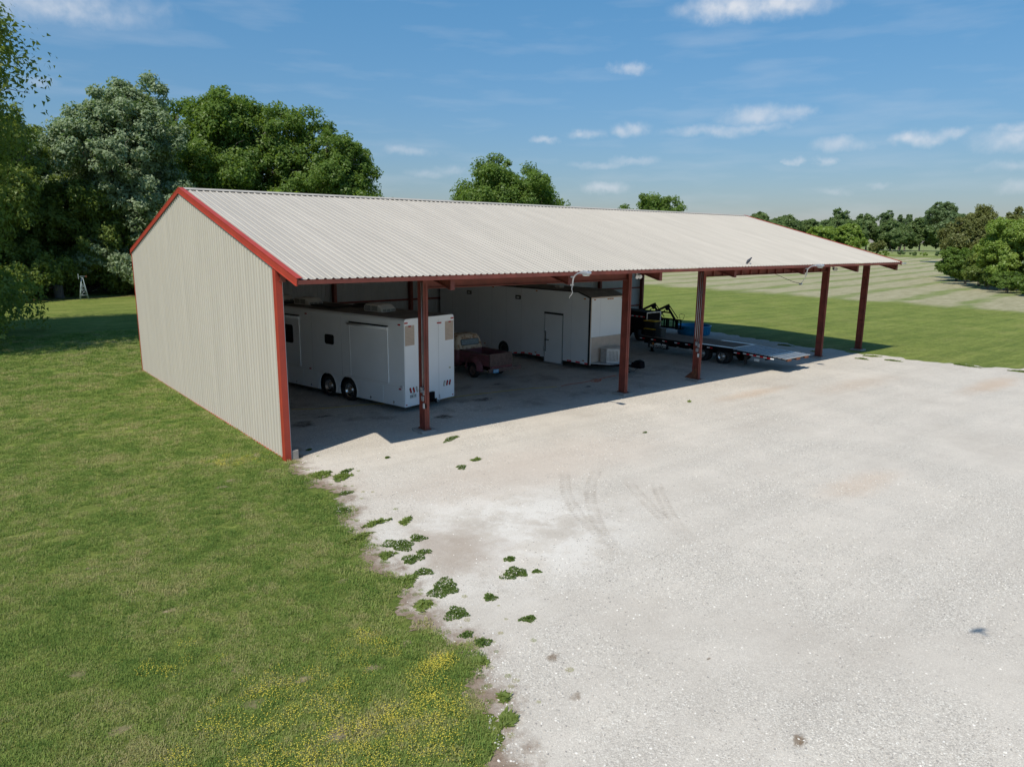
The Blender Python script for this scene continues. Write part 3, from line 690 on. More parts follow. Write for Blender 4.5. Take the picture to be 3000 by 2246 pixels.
def capsule(parent, name, m, x, y, z, w, h, tilt, nrm='y-', depth=.012):
    """oval lamp on a face; nrm y- (rear) or x- (left side)"""
    pts = []
    for k in range(20):
        a = 2*math.pi*k/20; u = w/2*math.cos(a); v = (h/2-w/2)*(1 if math.sin(a) >= 0 else -1)+w/2*math.sin(a)
        pts.append((u*math.cos(tilt)-v*math.sin(tilt), u*math.sin(tilt)+v*math.cos(tilt)))
    b = MB()
    if nrm == 'y-': b.prism([(x+p[0], z+p[1]) for p in pts], 'xz', y-depth, y)
    else: b.prism([(y+p[0], z+p[1]) for p in pts], 'yz', x-depth, x)
    return b.build(name, m, parent)

# ---- race/motor-home style trailer in the first bay
def build_motor_trailer():
    t = thing('enclosed_trailer', 'white live-in trailer with rooftop coolers, slide-out panels and chrome tandem wheels', 'trailer', (5.54, 2.79, 0), R(12.7))
    W_, Ln, zb, zt, rad = 2.59, 12.2, .24, 3.45, .13
    # side skins with real wheel arches
    arcs = [(3.19, .46), (4.45, .46)]
    def side_outline():
        p = [(0, zb)]
        for (cv, cz) in arcs:
            r = .53
            a0 = math.asin((zb-cz)/r)
            for a in np.linspace(math.pi-a0, a0, 15): p.append((cv+r*math.cos(a)*.98, cz+r*math.sin(a)))
        p += [(Ln, zb), (Ln, zt-rad), (0, zt-rad)]; return p
    for x0, x1 in ((0, .03), (W_-.03, W_)):
        MB().prism(side_outline(), 'yz', x0, x1).build('side_wall', white_paint, t)
    # rear and front skins with rounded top corners
    ro = [(0.031, zb), (W_-.031, zb), (W_-.031, zt-rad)]+[(W_-rad-.002+(rad-.01)*math.cos(a), zt-rad+(rad-.01)*math.sin(a)) for a in np.linspace(0, math.pi/2, 7)]+[(rad+.002+(rad-.01)*math.cos(a), zt-rad+(rad-.01)*math.sin(a)) for a in np.linspace(math.pi/2, math.pi, 7)]
    rear = MB().prism(ro, 'xz', .0, .035).build('rear_wall', white_paint, t)
    MB().prism(ro, 'xz', Ln-.035, Ln).build('front_wall', white_paint, t)
    # roof shell: rounded edge radius + dirty membrane
    def arc(x, s): return [(x+s*rad*(1-math.cos(a)), zt-rad+rad*math.sin(a)) for a in np.linspace(0, R(72), 6)]
    pa = arc(0, 1); pb = arc(W_, -1)
    for q in (pa, pb):
        n = len(q); V = [(a, y, b) for y in (.0, Ln) for a, b in q]; b = MB(); b.add(V, [(i, i+1, n+i+1, n+i) for i in range(n-1)], True); b.build('roof_edge', white_paint, t)
    q = [pa[-1], (rad*1.2, zt), (W_*.5, zt+.03), (W_-rad*1.2, zt), pb[-1]]; n = len(q)
    b = MB(); b.add([(a, y, c) for y in (.01, Ln-.01) for a, c in q], [(i, i+1, n+i+1, n+i) for i in range(n-1)], True); rf = b.build('roof', rvroof, t)
    MB().box(.05, W_-.05, .05, Ln-.05, zb+.02, zb+.05).build('floor', dark, t)
    for (cv, cz) in arcs:
        b = MB(); b.box(.035, .55, cv-.56, cv+.56, cz+.56, cz+.58); b.build('wheel_well', dark, t)
    MB().box(.55, .6, 2.5, 5.2, zb, 1.1).build('wheel_well', dark, t)
    for (cv, cz) in arcs:
        # bright lip round the arch
        lp = MB(); pts = [(-.006, cv+.54*math.cos(a), .46+.54*math.sin(a)) for a in np.linspace(R(-24), R(204), 18)]; lp.tube(pts, .013, 6); lp.build('arch_lip', white_trim, t)
        wheel(t, (.17, cv, .43), (-1, 0, 0), .43, .26, chrome)
        wheel(t, (W_-.17, cv, .43), (1, 0, 0), .43, .26, chrome)
    # slide-out rooms
    def slide(v0, v1, z0, z1):
        s = MB().box(-.022, .0, v0, v1, z0, z1).build('slide_out', white_paint, t)
        MB().box(-.034, -.022, v0-.0, v0+.03, z0, z1).box(-.034, -.022, v1-.03, v1, z0, z1).box(-.034, -.022, v0, v1, z0-.03, z0).each('edge_trim', white_trim, s)
        MB().box(-.012, .0, v0-.03, v1+.03, z1+.01, z1+.09).build('awning_slot', dark, t)
        r_ = MB().tube([(-.07, v0-.03, z1-.005), (-.07, v1+.06, z1-.005)], .045, 12).build('awning_roll', white_paint, s)
        MB().box(-.12, -.02, v0-.06, v0-.03, z1-.06, z1+.05).build('awning_end', white_trim, s, .01)
        return s
    slide(.85, 3.0, 1.06, 3.06)
    s2 = slide(6.17, 9.6, 1.06, 3.06)
    def window(par, x, v0, v1, z0, z1):
        pts = []; r = .09
        for cx, cz, a0 in ((v1-r, z1-r, 0), (v0+r, z1-r, 90), (v0+r, z0+r, 180), (v1-r, z0+r, 270)):
            for a in np.linspace(a0, a0+90, 6): pts.append((cx+r*math.cos(R(a)), cz+r*math.sin(R(a))))
        f = MB().prism(pts, 'yz', x-.014, x).build('window', dark, par)
        MB().prism([((p[0]-(v0+v1)/2)*.9+(v0+v1)/2, (p[1]-(z0+z1)/2)*.9+(z0+z1)/2) for p in pts], 'yz', x-.017, x-.014).build('pane', glass, f)
    window(t, 0, 3.97, 4.53, 2.14, 2.53); window(s2, -.022, 6.6, 7.25, 1.96, 2.71)
    for v in (3.5, 5.35): MB().box(-.004, .0, v, v+.012, .98, 3.3).build('panel_seam', seam, t)
    # belt rail, storage doors
    MB().box(-.012, .0, 0, Ln, .955, .975).build('belt_rail', white_trim, t)
    for v0, v1 in ((.06, 1.12), (1.16, 2.56), (5.06, 6.0), (6.04, 7.0), (7.04, 8.4), (8.44, 10.)):
        d = MB().box(-.010, .0, v0, v1, zb+.03, .94).build('storage_door', white_paint, t, .006)
        MB().box(-.022, -.010, (v0+v1)/2-.035, (v0+v1)/2+.035, zb+.10, zb+.16).build('latch', chrome, d)
        MB().box(-.03, -.010, (v0+v1)/2-.01, (v0+v1)/2+.01, zb+.06, zb+.17).build('latch', chrome, d)
    for v, z in ((.24, 3.23), (5.7, 3.24), (.25, .89), (5.55, 1.02), (9.8, 3.24)): capsule(t, 'marker_lamp', redlens, 0, v, z, .05, .13, math.pi/2, 'x-', .02)
    MB().box(-.05, .0, .10, .2, .95, 1.03).build('inlet_box', galv, t, .01)
    # rear face
    for x0, x1, z0, z1 in ((.05, .50, 2.48, 3.20), (2.10, 2.55, 2.48, 3.20)):
        b = MB().box(x0, x1, -.008, .0, z0, z1).build('louvred_panel', beige, rear)
        # punched louvre rows
        rows = MB()
        for i in range(14):
            for j in range(8): rows.box(x0+.03+j*.052, x0+.055+j*.052, -.011, -.008, z0+.03+i*.049, z0+.042+i*.049)
        lv_ = rows.build('louvre', mat('louvre_shadow', (.32, .24, .19), .7), b); lv_['kind'] = 'stuff'
    for x in (.10, 2.49): MB().box(x-.08, x+.08, -.012, 0, 3.27, 3.32).build('marker_lamp', redlens, rear)
    for x in (.27, .86, 1.73, 1.83, 2.35): capsule(rear, 'marker_lamp', redlens, x, 0, 3.17, .05, .13, math.pi/2, 'y-', .02)
    for x, m_, s in ((.27, redlens, 1), (.43, redlens, 1), (.59, clearlens, 1), (2.04, clearlens, -1), (2.19, redlens, -1), (2.34, redlens, -1)):
        capsule(rear, 'tail_light_ring', dark, x, 0, .83, .085, .215, s*R(16), 'y-', .010)
        capsule(rear, 'tail_light', m_, x, -.010, .83, .062, .19, s*R(16), 'y-', .008)
    pl = MB().box(.23, .55, -.010, 0, .53, .68).build('licence_plate', platewhite, rear)
    text_part('plate_number', 'D6 1E', ink, pl, (.39, -.013, .605), (R(90), 0, 0), .11, 1.1)
    MB().prism([(.33, .70), (.45, .70), (.43, .735), (.35, .735)], 'xz', -.03, 0).build('plate_lamp', clearlens, rear)
    MB().box(1.74, 1.75, -.004, 0, zb, 3.3).build('panel_seam', seam, rear)
    MB().box(.80, .81, -.004, 0, zb, 3.3).build('panel_seam', seam, rear)
    MB().box(2.3, 2.4, -.004, 0, 1.37, 1.44).build('sticker', mat('sticker', (.55, .55, .42), .6), rear)
    for x in (.06, 2.50): MB().box(x-.03, x+.03, -.008, 0, .30, .34).build('reflector', redlens, rear)
    h = MB().box(1.18, 1.42, -.10, 0, .26, .62).build('tow_hitch', black, t)
    MB().tube([(1.3, -.05, .32), (1.3, -.28, .30)], .05, 8).lathe([(0, .09), (.05, .06), (.03, 0)], (1.3, -.28, .34), (0, 0, 1), 10).build('hitch_ball', black, h)
    MB().tube([(1.42, -.08, .36), (1.55, -.14, .2), (1.7, -.10, .28), (1.74, -.02, .45)], .014, 6).build('safety_chain', galv, h)
    # roof equipment
    def cooler(cx, cy):
        a = MB(); a.prism([(-.52, 0), (.52, 0), (.50, .22), (.40, .29), (-.30, .27), (-.52, .12)], 'yz', -.36, .36)
        o = a.build('air_conditioner', acshell, rf, .03, (cx, cy, zt+.02))
        for sx in (-1, 1):
            for y0, y1 in ((-.28, .06), (.10, .44)):
                g_ = MB()
                for i in range(6): g_.box(sx*.362-.004, sx*.362+.004, y0, y1, .05+i*.032, .066+i*.032)
                g_.build('vent_grille', dark, o)
        g_ = MB()
        for xx0, xx1 in ((-.30, -.04), (.04, .30)):
            for i in range(6): g_.box(xx0, xx1, -.49+i*.0, -.47, .05, .051)
        gg = MB()
        for xx0, xx1 in ((-.31, -.12), (-.09, .09), (.12, .31)):
            for i in range(5): gg.box(xx0, xx1, -.525-.0*i, -.505, .03+i*.018, .04+i*.018)
        gg.build('vent_grille', dark, o); return o
    cooler(1.18, 2.6); cooler(1.05, 6.95); cooler(1.05, 9.0)
    b = MB(); b.lathe([(.42, 0), (.40, .10), (.26, .17), (0, .19)], (1.75, 4.3, zt+.02), (0, 0, 1), 20); b.build('roof_dome', dark, rf)
    MB().box(.55, 1.45, 4.55, 6.1, zt+.06, zt+.09).build('solar_panel', dark, rf)
    MB().box(.6, 1.3, 7.75, 8.5, zt+.03, zt+.08).build('roof_hatch', dark, rf, .02)
    MB().tube([(1.6, 8.1, zt+.03), (1.75, 8.25, zt+.22), (2.0, 8.3, zt+.2)], .02, 6).build('antenna', dark, rf)
build_motor_trailer()

# ---- tall plain enclosed trailer
def strips(parent, x, pts, ln=.30, h=.07, start=0):
    """red / white conspicuity tape along a polyline on a left side face"""
    k = start
    for (a, b) in zip(pts[:-1], pts[1:]):
        L_ = math.dist(a, b); n = max(1, round(L_/ln))
        for i in range(n):
            y0, z0 = a[0]+(b[0]-a[0])*i/n, a[1]+(b[1]-a[1])*i/n; y1, z1 = a[0]+(b[0]-a[0])*(i+1)/n, a[1]+(b[1]-a[1])*(i+1)/n
            MB().prism([(y0, z0), (y1, z1), (y1, z1+h), (y0, z0+h)], 'yz', x-.006, x).build('reflective_strip', redtape if k % 2 == 0 else whitetape, parent); k += 1
def build_cargo_trailer():
    t = thing('cargo_trailer', 'tall plain white enclosed trailer with side door and sloped nose roof', 'trailer', (17.07, 4.95, 0), R(3.0))
    W_, Ln = 2.56, 12.1
    so = [(0, .30), (4.6, .30), (5.5, .17), (Ln, .17), (Ln, 3.78), (.82, 3.78), (0, 3.53)]
    for x0, x1, nm in ((0, .03, 'side_wall'), (W_-.03, W_, 'side_wall')):
        sw = MB().prism(so, 'yz', x0, x1).build(nm, white_paint, t)
        if x0 == 0: side = sw
    MB().box(.031, W_-.031, Ln-.03, Ln, .2, 3.78).build('rear_wall', white_paint, t)
    MB().box(.1, W_-.1, .1, Ln-.1, .22, .30).build('floor', dark, t)
    rf = MB().add([(-.0, .0, 3.545), (W_, .0, 3.545), (W_, .82, 3.80), (0, .82, 3.80), (0, Ln, 3.80), (W_, Ln, 3.80)], [(0, 1, 2, 3), (3, 2, 5, 4)]).build('roof', rvroof, t)
    MB().bar((-.012, .0, 3.52), (-.012, .82, 3.77), (0, 0, 1), .07, .02).build('roof_rail', dark, t)
    MB().bar((-.012, .82, 3.775), (-.012, Ln, 3.775), (0, 0, 1), .06, .02).build('roof_rail', dark, t)
    MB().bar((.0, -.012, 3.53), (W_, -.012, 3.53), (0, 0, 1), .06, .02).build('nose_rail', beige, t)
    MB().box(1.0, 1.35, 3.1, 3.45, 3.80, 3.90).build('roof_vent', acshell, rf, .02)
    fr = MB().box(.031, W_-.031, .0, .03, .30, 3.53).build('front_wall', white_paint, t)
    MB().box(.09, W_-.09, -.006, .0, .32, 1.62).build('stone_guard', beige, fr)
    MB().box(.075, W_-.075, -.010, -.0, 1.62, 1.64).build('guard_seam', seam, fr)
    MB().box(.69, .695, -.004, 0, 1.64, 3.5).build('panel_seam', seam, fr)
    MB().box(-.012, .035, -.02, .0, .30, 3.53).build('corner_post', beige, fr)
    MB().box(-.015, -.0, .0, .11, .30, 3.5).build('corner_guard', dark, side)
    for x in (.25, 1.24, 1.4, 1.56, 2.3): capsule(fr, 'marker_lamp', amber, x, 0, 3.44, .05, .12, math.pi/2, 'y-', .025)
    for v, z in ((.40, 3.47), (3.75, 3.66), (7.2, 3.66), (10.4, 3.66), (.40, .46), (3.75, .46), (7.9, .46)): capsule(side, 'marker_lamp', amber, 0, v, z, .05, .13, math.pi/2, 'x-', .02)
    for v in (5.15, 9.3):
        f = MB().box(-.03, .0, v-.2, v+.2, 3.14, 3.34).build('wall_vent', dark, side)
        MB().box(-.04, -.03, v-.11, v+.11, 3.2, 3.27).build('vent_flap', acshell, f)
    for v in (1.25, 4.9, 6.1, 7.3, 8.5, 9.7, 10.9): MB().box(-.003, .0, v, v+.010, .34, 3.7).build('panel_seam', seam, side)
    # side door in its frame
    d = MB().box(-.02, .0, 1.84, 3.08, .11, 2.55).build('door', white_paint, side)
    MB().box(-.03, .0, 1.80, 1.84, .05, 2.60).box(-.03, 0, 3.08, 3.11, .05, 2.60).each('door_frame', mat('anodised', (.33, .34, .35), .4, metal=.5), d)
    MB().box(-.05, .0, 1.80, 3.12, 2.55, 2.64).build('door_frame', dark, d)
    MB().box(-.07, .0, 1.80, 3.11, .04, .11).build('door_step', alu, d)
    MB().box(-.036, -.02, 3.0, 3.04, .62, 1.68).build('bar_lock', dark, d)
    MB().box(-.06, -.02, 2.78, 3.05, 1.20, 1.25).build('door_handle', dark, d)
    MB().tube([(-.05, 2.93, 1.27), (-.06, 2.95, 1.45), (-.05, 2.9, 1.62)], .012, 6).build('lock_cable', galv, d)
    for z in (.75, 1.7): MB().tube([(-.05, 3.09, z-.12), (-.05, 3.09, z+.12)], .022, 8).build('grab_bar', chrome, d)
    strips(side, 0, [(.03, .31), (1.78, .31)]); strips(side, 0, [(3.14, .31), (4.6, .31), (5.5, .18), (10.8, .18)], start=1)
    for v in (6.3, 9.4):
        MB().prism([(v+.42*math.cos(a), .36+.42*math.sin(a)) for a in np.linspace(R(-20), R(200), 14)], 'yz', -.012, -.002).build('wheel_arch', dark, side)
        for s, x in ((-1, .08), (1, W_-.08)): wheel(t, (x, v, .37), (s, 0, 0), .37, .22, wheelsteel, lugs=False)
    # tongue platform, box, coupler
    p = MB().prism([(.02, -.0), (2.54, .0), (1.62, -1.45), (.94, -1.45)], 'xy', .36, .40).build('tongue_deck', alu, t)
    MB().tube([(.12, .05, .31), (1.28, -2.05, .40)], .055, 6).tube([(2.44, .05, .31), (1.28, -2.05, .40)], .055, 6).each('tongue_frame', black, t)
    MB().prism([(.94, -1.45), (1.62, -1.45), (1.28, -1.95)], 'xy', .39, .42).build('tongue_deck', alu, t)
    bx = MB().prism([(.62, -.16), (2.05, -.16), (2.05, -.55), (1.72, -.98), (1.02, -.98), (.62, -.55)], 'xy', .405, 1.06).build('tongue_box', alu, t, .012)
    MB().prism([(.60, -.14), (2.07, -.14), (2.07, -.56), (1.73, -1.0), (1.01, -1.0), (.60, -.56)], 'xy', 1.062, 1.10).build('box_lid', alu, bx)
    cg = MB()
    for i in range(8): cg.bar((.66+i*.045, -.60-i*.0484, .5), (.66+i*.045, -.60-i*.0484, 1.0), (1, 0, 0), .01, .014)
    cg.build('louvre', dark, bx)
    MB().tube([(1.28, -1.35, .02), (1.28, -1.35, .75)], .045, 10).box(1.18, 1.38, -1.45, -1.25, .0, .03).build('jack', black, t)
    cv = MB().prism([(-2.25, .30), (-1.85, .28), (-1.8, .60), (-1.95, .68), (-2.22, .62)], 'yz', 1.10, 1.46); cv.build('coupler_cover', black, t, .04)
    MB().prism([(-1.85, .28), (-1.55, .30), (-1.7, .55)], 'yz', 1.15, 1.40).build('coupler', black, t)
    MB().tube([(1.0, -1.5, .45), (.95, -1.7, .2), (1.1, -1.85, .12), (1.25, -2.0, .3)], .015, 6).build('wiring_loom', dark, t)
build_cargo_trailer()

# ---- old pickup
def build_old_pickup():
    t = thing('old_pickup', 'rusty plum and cream vintage pickup with blue licence plate', 'pickup', (12.33, 6.95, 0), R(2.5))
    # bed
    bed = MB(); bed.box(-.66, -.60, -1.0, 1.12, .62, 1.14).box(.60, .66, -1.0, 1.12, .62, 1.14).box(-.60, .60, 1.06, 1.12, .62, 1.14).box(-.62, .62, -1.0, 1.1, .60, .64)
    b = bed.build('cargo_bed', plum, t, .012)
    MB().tube([(-.66, -1.0, 1.15), (-.66, 1.1, 1.15)], .032, 8).tube([(.66, -1.0, 1.15), (.66, 1.1, 1.15)], .032, 8).each('bed_rail', tailrust, b)
    for x in (-.45, -.15, .15, .45): MB().box(x-.13, x+.13, -.96, 1.04, .642, .66).build('bed_plank', mat('dark_plank', (.06, .045, .04), .9), b)
    tg = MB().box(-.66, .66, -1.06, -1.005, .62, 1.20).build('tailgate', tailrust, t, .012)
    MB().box(-.52, .52, -1.068, -1.06, .72, 1.10).build('tailgate_panel', tailrust, tg, .006)
    MB().box(-.64, .64, -1.10, -1.03, .545, .615).build('rear_sill', mat('pink_chip', (.34, .10, .10), .6, var=.45, scale=14), t, .01)
    # bulbous rear fenders (half shell round the wheel)
    for s in (-1, 1):
        f = MB(); n1, n2 = 16, 7; V = []
        for i in range(n1):
            a = R(-12)+R(204)*i/(n1-1)
            for j in range(n2):
                u = j/(n2-1); rr = .50+.05*math.sin(math.pi*min(u*1.2, 1)); w = .24*u
                k = 1-.32*u**3
                V.append((s*(.66+w), -(rr*k)*math.cos(a)*1.18, .46+(rr*k)*math.sin(a)*.98))
        f.add(V, [(i*n2+j, i*n2+j+1, (i+1)*n2+j+1, (i+1)*n2+j) for i in range(n1-1) for j in range(n2-1)], True); f.build('rear_fender', plum, t)
        wheel(t, (s*.74, 0, .35), (s, 0, 0), .35, .18, tailrust, lugs=False)
        wheel(t, (s*.72, 2.85, .35), (s, 0, 0), .35, .18, tailrust, lugs=False)
        MB().box(s*.72-.12, s*.72+.12, 1.15, 2.3, .34, .40).build('running_board', tailrust, t, .01)
    # bumper, plate
    bp = MB().box(-.96, .98, -1.34, -1.27, .42, .60).build('rear_bumper', tailrust, t, .02)
    MB().box(-.5, -.44, -1.27, -1.0, .46, .54).box(.44, .5, -1.27, -1.0, .46, .54).each('bumper_bracket', black, bp)
    pl = MB().box(-.70, -.40, -1.352, -1.342, .40, .55).build('licence_plate', bluepl, bp)
    text_part('plate_number', 'JH6 371', platewhite, pl, (-.55, -1.354, .475), (R(90), 0, 0), .10, .72)
    # cab
    cab = MB(); lower = [(-.80, 1.18), (.80, 1.18), (.80, 2.45), (-.80, 2.45)]
    def ring(z, x, y0, y1, r):
        p = []
        for cx, cy, a0 in ((x-r, y1-r, 0), (-x+r, y1-r, 90), (-x+r, y0+r, 180), (x-r, y0+r, 270)):
            for a in np.linspace(a0, a0+90, 5): p.append((cx+r*math.cos(R(a)), cy+r*math.sin(R(a)), z))
        return p
    lo = [ring(.42, .78, 1.19, 2.5, .12), ring(.85, .82, 1.17, 2.52, .14), ring(1.14, .80, 1.18, 2.5, .16)]
    n = len(lo[0]); V = sum(lo, []); cab.add(V, [(i*n+k, i*n+(k+1) % n, (i+1)*n+(k+1) % n, (i+1)*n+k) for i in range(2) for k in range(n)]+[tuple(range(n-1, -1, -1))], True)
    cb = cab.build('cab', plum, t)
    up_ = [ring(1.14, .795, 1.185, 2.48, .16), ring(1.32, .77, 1.21, 2.42, .17), ring(1.62, .70, 1.27, 2.22, .18), ring(1.77, .62, 1.36, 2.10, .2), ring(1.83, .45, 1.5, 1.98, .2)]
    uc = MB(); V = sum(up_, []); m_ = len(up_); uc.add(V, [(i*n+k, i*n+(k+1) % n, (i+1)*n+(k+1) % n, (i+1)*n+k) for i in range(m_-1) for k in range(n)]+[tuple((m_-1)*n+k for k in range(n))], True)
    ct = uc.build('cab_top', cabpaint, cb)
    gw = MB().prism([(-.50, 1.34), (.46, 1.34), (.52, 1.38), (.52, 1.60), (.46, 1.64), (-.50, 1.64), (-.56, 1.60), (-.56, 1.38)], 'xz', 0, .014).build('rear_window', dark, cb, 0, (0, 1.185, 0))
    gw.rotation_euler = (R(-11), 0, 0); gw.location = (0, 1.205-.29, .0)
    gp = MB().prism([(-.49, 1.37), (.45, 1.37), (.49, 1.40), (.49, 1.59), (.45, 1.61), (-.49, 1.61), (-.53, 1.59), (-.53, 1.40)], 'xz', -.006, 0).build('pane', dustglass, gw)
    for s in (-1, 1):
        MB().prism([(1.42, 1.22), (2.2, 1.22), (2.08, 1.60), (1.46, 1.62)], 'yz', s*.775-.01, s*.775+.01).build('door_window', glass, cb)
    # nose
    ns = MB(); nr = [ring(.5, .62, 2.4, 3.65, .1), ring(.9, .64, 2.4, 3.68, .14), ring(1.12, .5, 2.4, 3.6, .2), ring(1.18, .3, 2.42, 3.4, .14)]
    V = sum(nr, []); ns.add(V, [(i*n+k, i*n+(k+1) % n, (i+1)*n+(k+1) % n, (i+1)*n+k) for i in range(3) for k in range(n)]+[tuple(3*n+k for k in range(n)), tuple(range(n-1, -1, -1))], True); ns.build('hood', plum, t)
    for s in (-1, 1):
        f = MB(); f.prism([(2.35, .45), (2.45, .8), (2.7, .95), (3.1, .92), (3.4, .75), (3.55, .5), (3.3, .5), (3.15, .68), (2.85, .76), (2.55, .66), (2.48, .45)], 'yz', s*.74-.13, s*.74+.13); f.build('front_fender', plum, t, .03)
    MB().box(-.5, .5, -1.0, 3.5, .40, .48).build('chassis', black, t)
build_old_pickup()

# ---- gooseneck flatbed
FLX = 24.12
def build_flatbed():
    t = thing('flatbed_trailer', 'long black gooseneck flatbed with plank deck and lowered slatted steel ramp', 'trailer', (FLX, 1.74, 0), R(1.))
    W_, zd, Ld = 2.36, .87, 6.2
    fr = MB().box(0, .06, 0, Ld, zd-.22, zd).box(W_-.06, W_, 0, Ld, zd-.22, zd).box(.06, W_-.06, Ld-.06, Ld, zd-.22, zd).build('frame', black, t)
    MB().box(.55, .67, .0, Ld, .42, zd-.22).box(W_-.67, W_-.55, .0, Ld, .42, zd-.22).each('main_rail', black, t)
    for i in range(11): MB().box(.07, W_-.07, .3+i*.55, .36+i*.55, zd-.16, zd-.05).build('cross_member', black, t)
    # plank deck, two steel runways near the tail
    npl = 11; pw = (W_-.14)/npl
    for i in range(npl): MB().box(.07+i*pw+.006, .07+(i+1)*pw-.006, .0, Ld-.08, zd-.045+random.Random(i).random()*.006, zd+.004+random.Random(i+50).random()*.008).build('deck_plank', plank, t)
    for x0, x1 in ((.03, .30), (W_-.30, W_-.03)): MB().box(x0, x1, .02, 2.1, zd+.014, zd+.022).build('runway_plate', alu, t)
    MB().box(.32, W_-.32, .0, .14, zd+.014, zd+.022).build('runway_plate', alu, t)
    # ramp: slats across, sloping slightly down to the tail
    ns = 12; Lr = 2.98; za, zb_ = zd, .73
    rp = MB().bar((.03, -.02, za-.10), (.03, -Lr*.72, za-.10-(za-zb_)*.72), (0, 0, 1), .14, .06).bar((W_-.03, -.02, za-.10), (W_-.03, -Lr*.72, za-.10-(za-zb_)*.72), (0, 0, 1), .14, .06).each('ramp_frame', black, t)
    MB().bar((W_/2, -.05, za-.07), (W_/2, -Lr+.06, zb_-.07), (0, 0, 1), .02, W_-.16).build('ramp_pan', black, rp)
    for i in range(ns):
        y0 = -.03-i*Lr/ns; y1 = -.03-(i+1)*Lr/ns+.075; f0 = -y0/Lr; f1 = -y1/Lr
        z0, z1 = za+.01-(za-zb_)*f0, za+.01-(za-zb_)*f1
        o = MB().add([(.0, y0, z0), (W_, y0, z0), (W_, y1, z1), (0, y1, z1), (.0, y0, z0-.04), (W_, y0, z0-.04), (W_, y1, z1-.04), (0, y1, z1-.04)], [(0,1,2,3),(7,6,5,4),(0,4,5,1),(1,5,6,2),(2,6,7,3),(3,7,4,0)]).build('ramp_slat', rampsteel if i < 8 else alu, rp)  # sunlit end of the ramp put into the colour: outer slats paler
    for x in (.35, 1.18, 1.98): MB().box(x-.14, x+.14, -Lr-.0, -Lr+.16, zb_-.13, zb_-.045).build('ramp_foot', rust, rp)
    # tape and lamps down the side
    for y in (5.9, 5.1, 4.3, 3.45, 2.75, 1.35, -.28):
        z = zd-.13 if y > 0 else zd-.20
        MB().box(-.006, 0, y, y+.17, z, z+.05).build('reflective_strip', whitetape, fr); MB().box(-.006, 0, y-.17, y, z, z+.05).build('reflective_strip', redtape, fr)
    for i in range(9):
        y = -.62-i*.19; z = zd-.155-.13*.72*(-y/2.15)
        MB().box(-.006, .0, y-.19, y, z, z+.05).build('reflective_strip', whitetape if i % 2 == 0 else redtape, rp)
    pl = MB().box(.0, .012, -1.55, -1.27, .42, .54).build('licence_plate', platewhite, t)
    # tandem dual wheels
    for y in (.62, 1.86):
        for s, x in ((-1, .14), (1, W_-.14)):
            wheel(t, (x, y, .39), (s, 0, 0), .39, .22, wheelsteel, .55); wheel(t, (x-s*.27, y, .39), (s, 0, 0), .39, .22, dark, .55, lugs=False)
        MB().tube([(.2, y, .39), (W_-.2, y, .39)], .06, 10).build('axle', black, t)
    for x in (.16, W_-.16): MB().box(x-.14, x+.14, -.72, -.68, .16, .6).build('mud_flap', rubber, t)
    # side banner with towing lettering
    bn = MB().box(-.012, 0, 4.05, 5.45, .30, zd-.24).build('side_sign', dark, t)
    text_part('lettering', 'BIG GUYS TOW', platewhite, bn, (-.014, 4.75, .415), (R(90), 0, R(-90)), .19, .85)
    MB().prism([(4.15, .50), (4.2, .58), (4.45, .605), (4.48, .52), (4.55, .52), (4.56, .60), (4.85, .60), (5.02, .53), (5.0, .50)], 'yz', -.016, -.012).build('truck_emblem', acshell, bn)
    MB().lathe([(.075, 0), (0, .004)], (-.012, 5.1, .54), (-1, 0, 0), 16).build('round_emblem', amber, bn)
    for y in (2.6, 3.4): MB().box(-.03, .06, y-.06, y+.06, .44, .56).build('side_lamp', galv, t)
    for x in (.5, W_-.5): MB().box(x-.06, x+.06, 5.5, 5.62, .02, .62).box(x-.12, x+.12, 5.44, 5.68, .0, .03).each('landing_leg', black, t)
    # neck box with pale edge strips
    nb = MB().box(.70, 1.97, Ld+.03, Ld+2.6, 1.12, 2.16).build('neck_box', black, t, .01)
    MB().box(.70, 1.97, Ld+.0, Ld+.03, 2.10, 2.16).build('edge_strip', white_trim, nb)
    MB().box(.70, .75, Ld+.0, Ld+.03, 1.30, 2.10).box(1.92, 1.97, Ld+.0, Ld+.03, 1.30, 2.10).each('edge_strip', white_trim, nb)
    strips(nb, .70, [(Ld+.15, 1.86), (Ld+2.5, 1.86)], .17, .05)
    MB().box(.8, .95, Ld-.02, Ld+.4, zd, 1.12).box(1.7, 1.85, Ld-.02, Ld+.4, zd, 1.12).each('neck_riser', black, t)
    MB().tube([(.9, Ld+2.4, .95), (.9, Ld+2.4, 1.2)], .06, 8).build('coupler_post', black, t)
    return t
build_flatbed()
def tote(x, y, z, lidm, bodym, label, w=.44, d=.62, h=.38, ribs=False):
    t = thing('storage_tote', label, 'tote', (x, y, z), R(3)); k = .90
    V = [(-w/2*k,-d/2*k,0),(w/2*k,-d/2*k,0),(w/2*k,d/2*k,0),(-w/2*k,d/2*k,0),(-w/2,-d/2,h),(w/2,-d/2,h),(w/2,d/2,h),(-w/2,d/2,h)]
    b = MB().add(V, [(0,3,2,1),(4,5,6,7),(0,1,5,4),(1,2,6,5),(2,3,7,6),(3,0,4,7)]).build('tub', bodym, t, .02)
    if ribs:
        for i in range(6):
            yy = -d/2*.8+i*d*.8/5; MB().bar((-w/2*k-.012, yy, .02), (-w/2-.012, yy, h-.03), (1, 0, 0), .03, .03).build('rib', bodym, b)
    MB().box(-w/2-.025, w/2+.025, -d/2-.025, d/2+.025, h, h+.035).box(-w/2+.05, w/2-.05, -d/2+.06, d/2-.06, h+.035, h+.05).build('lid', lidm, t, .012)
    return t
zdk = .872
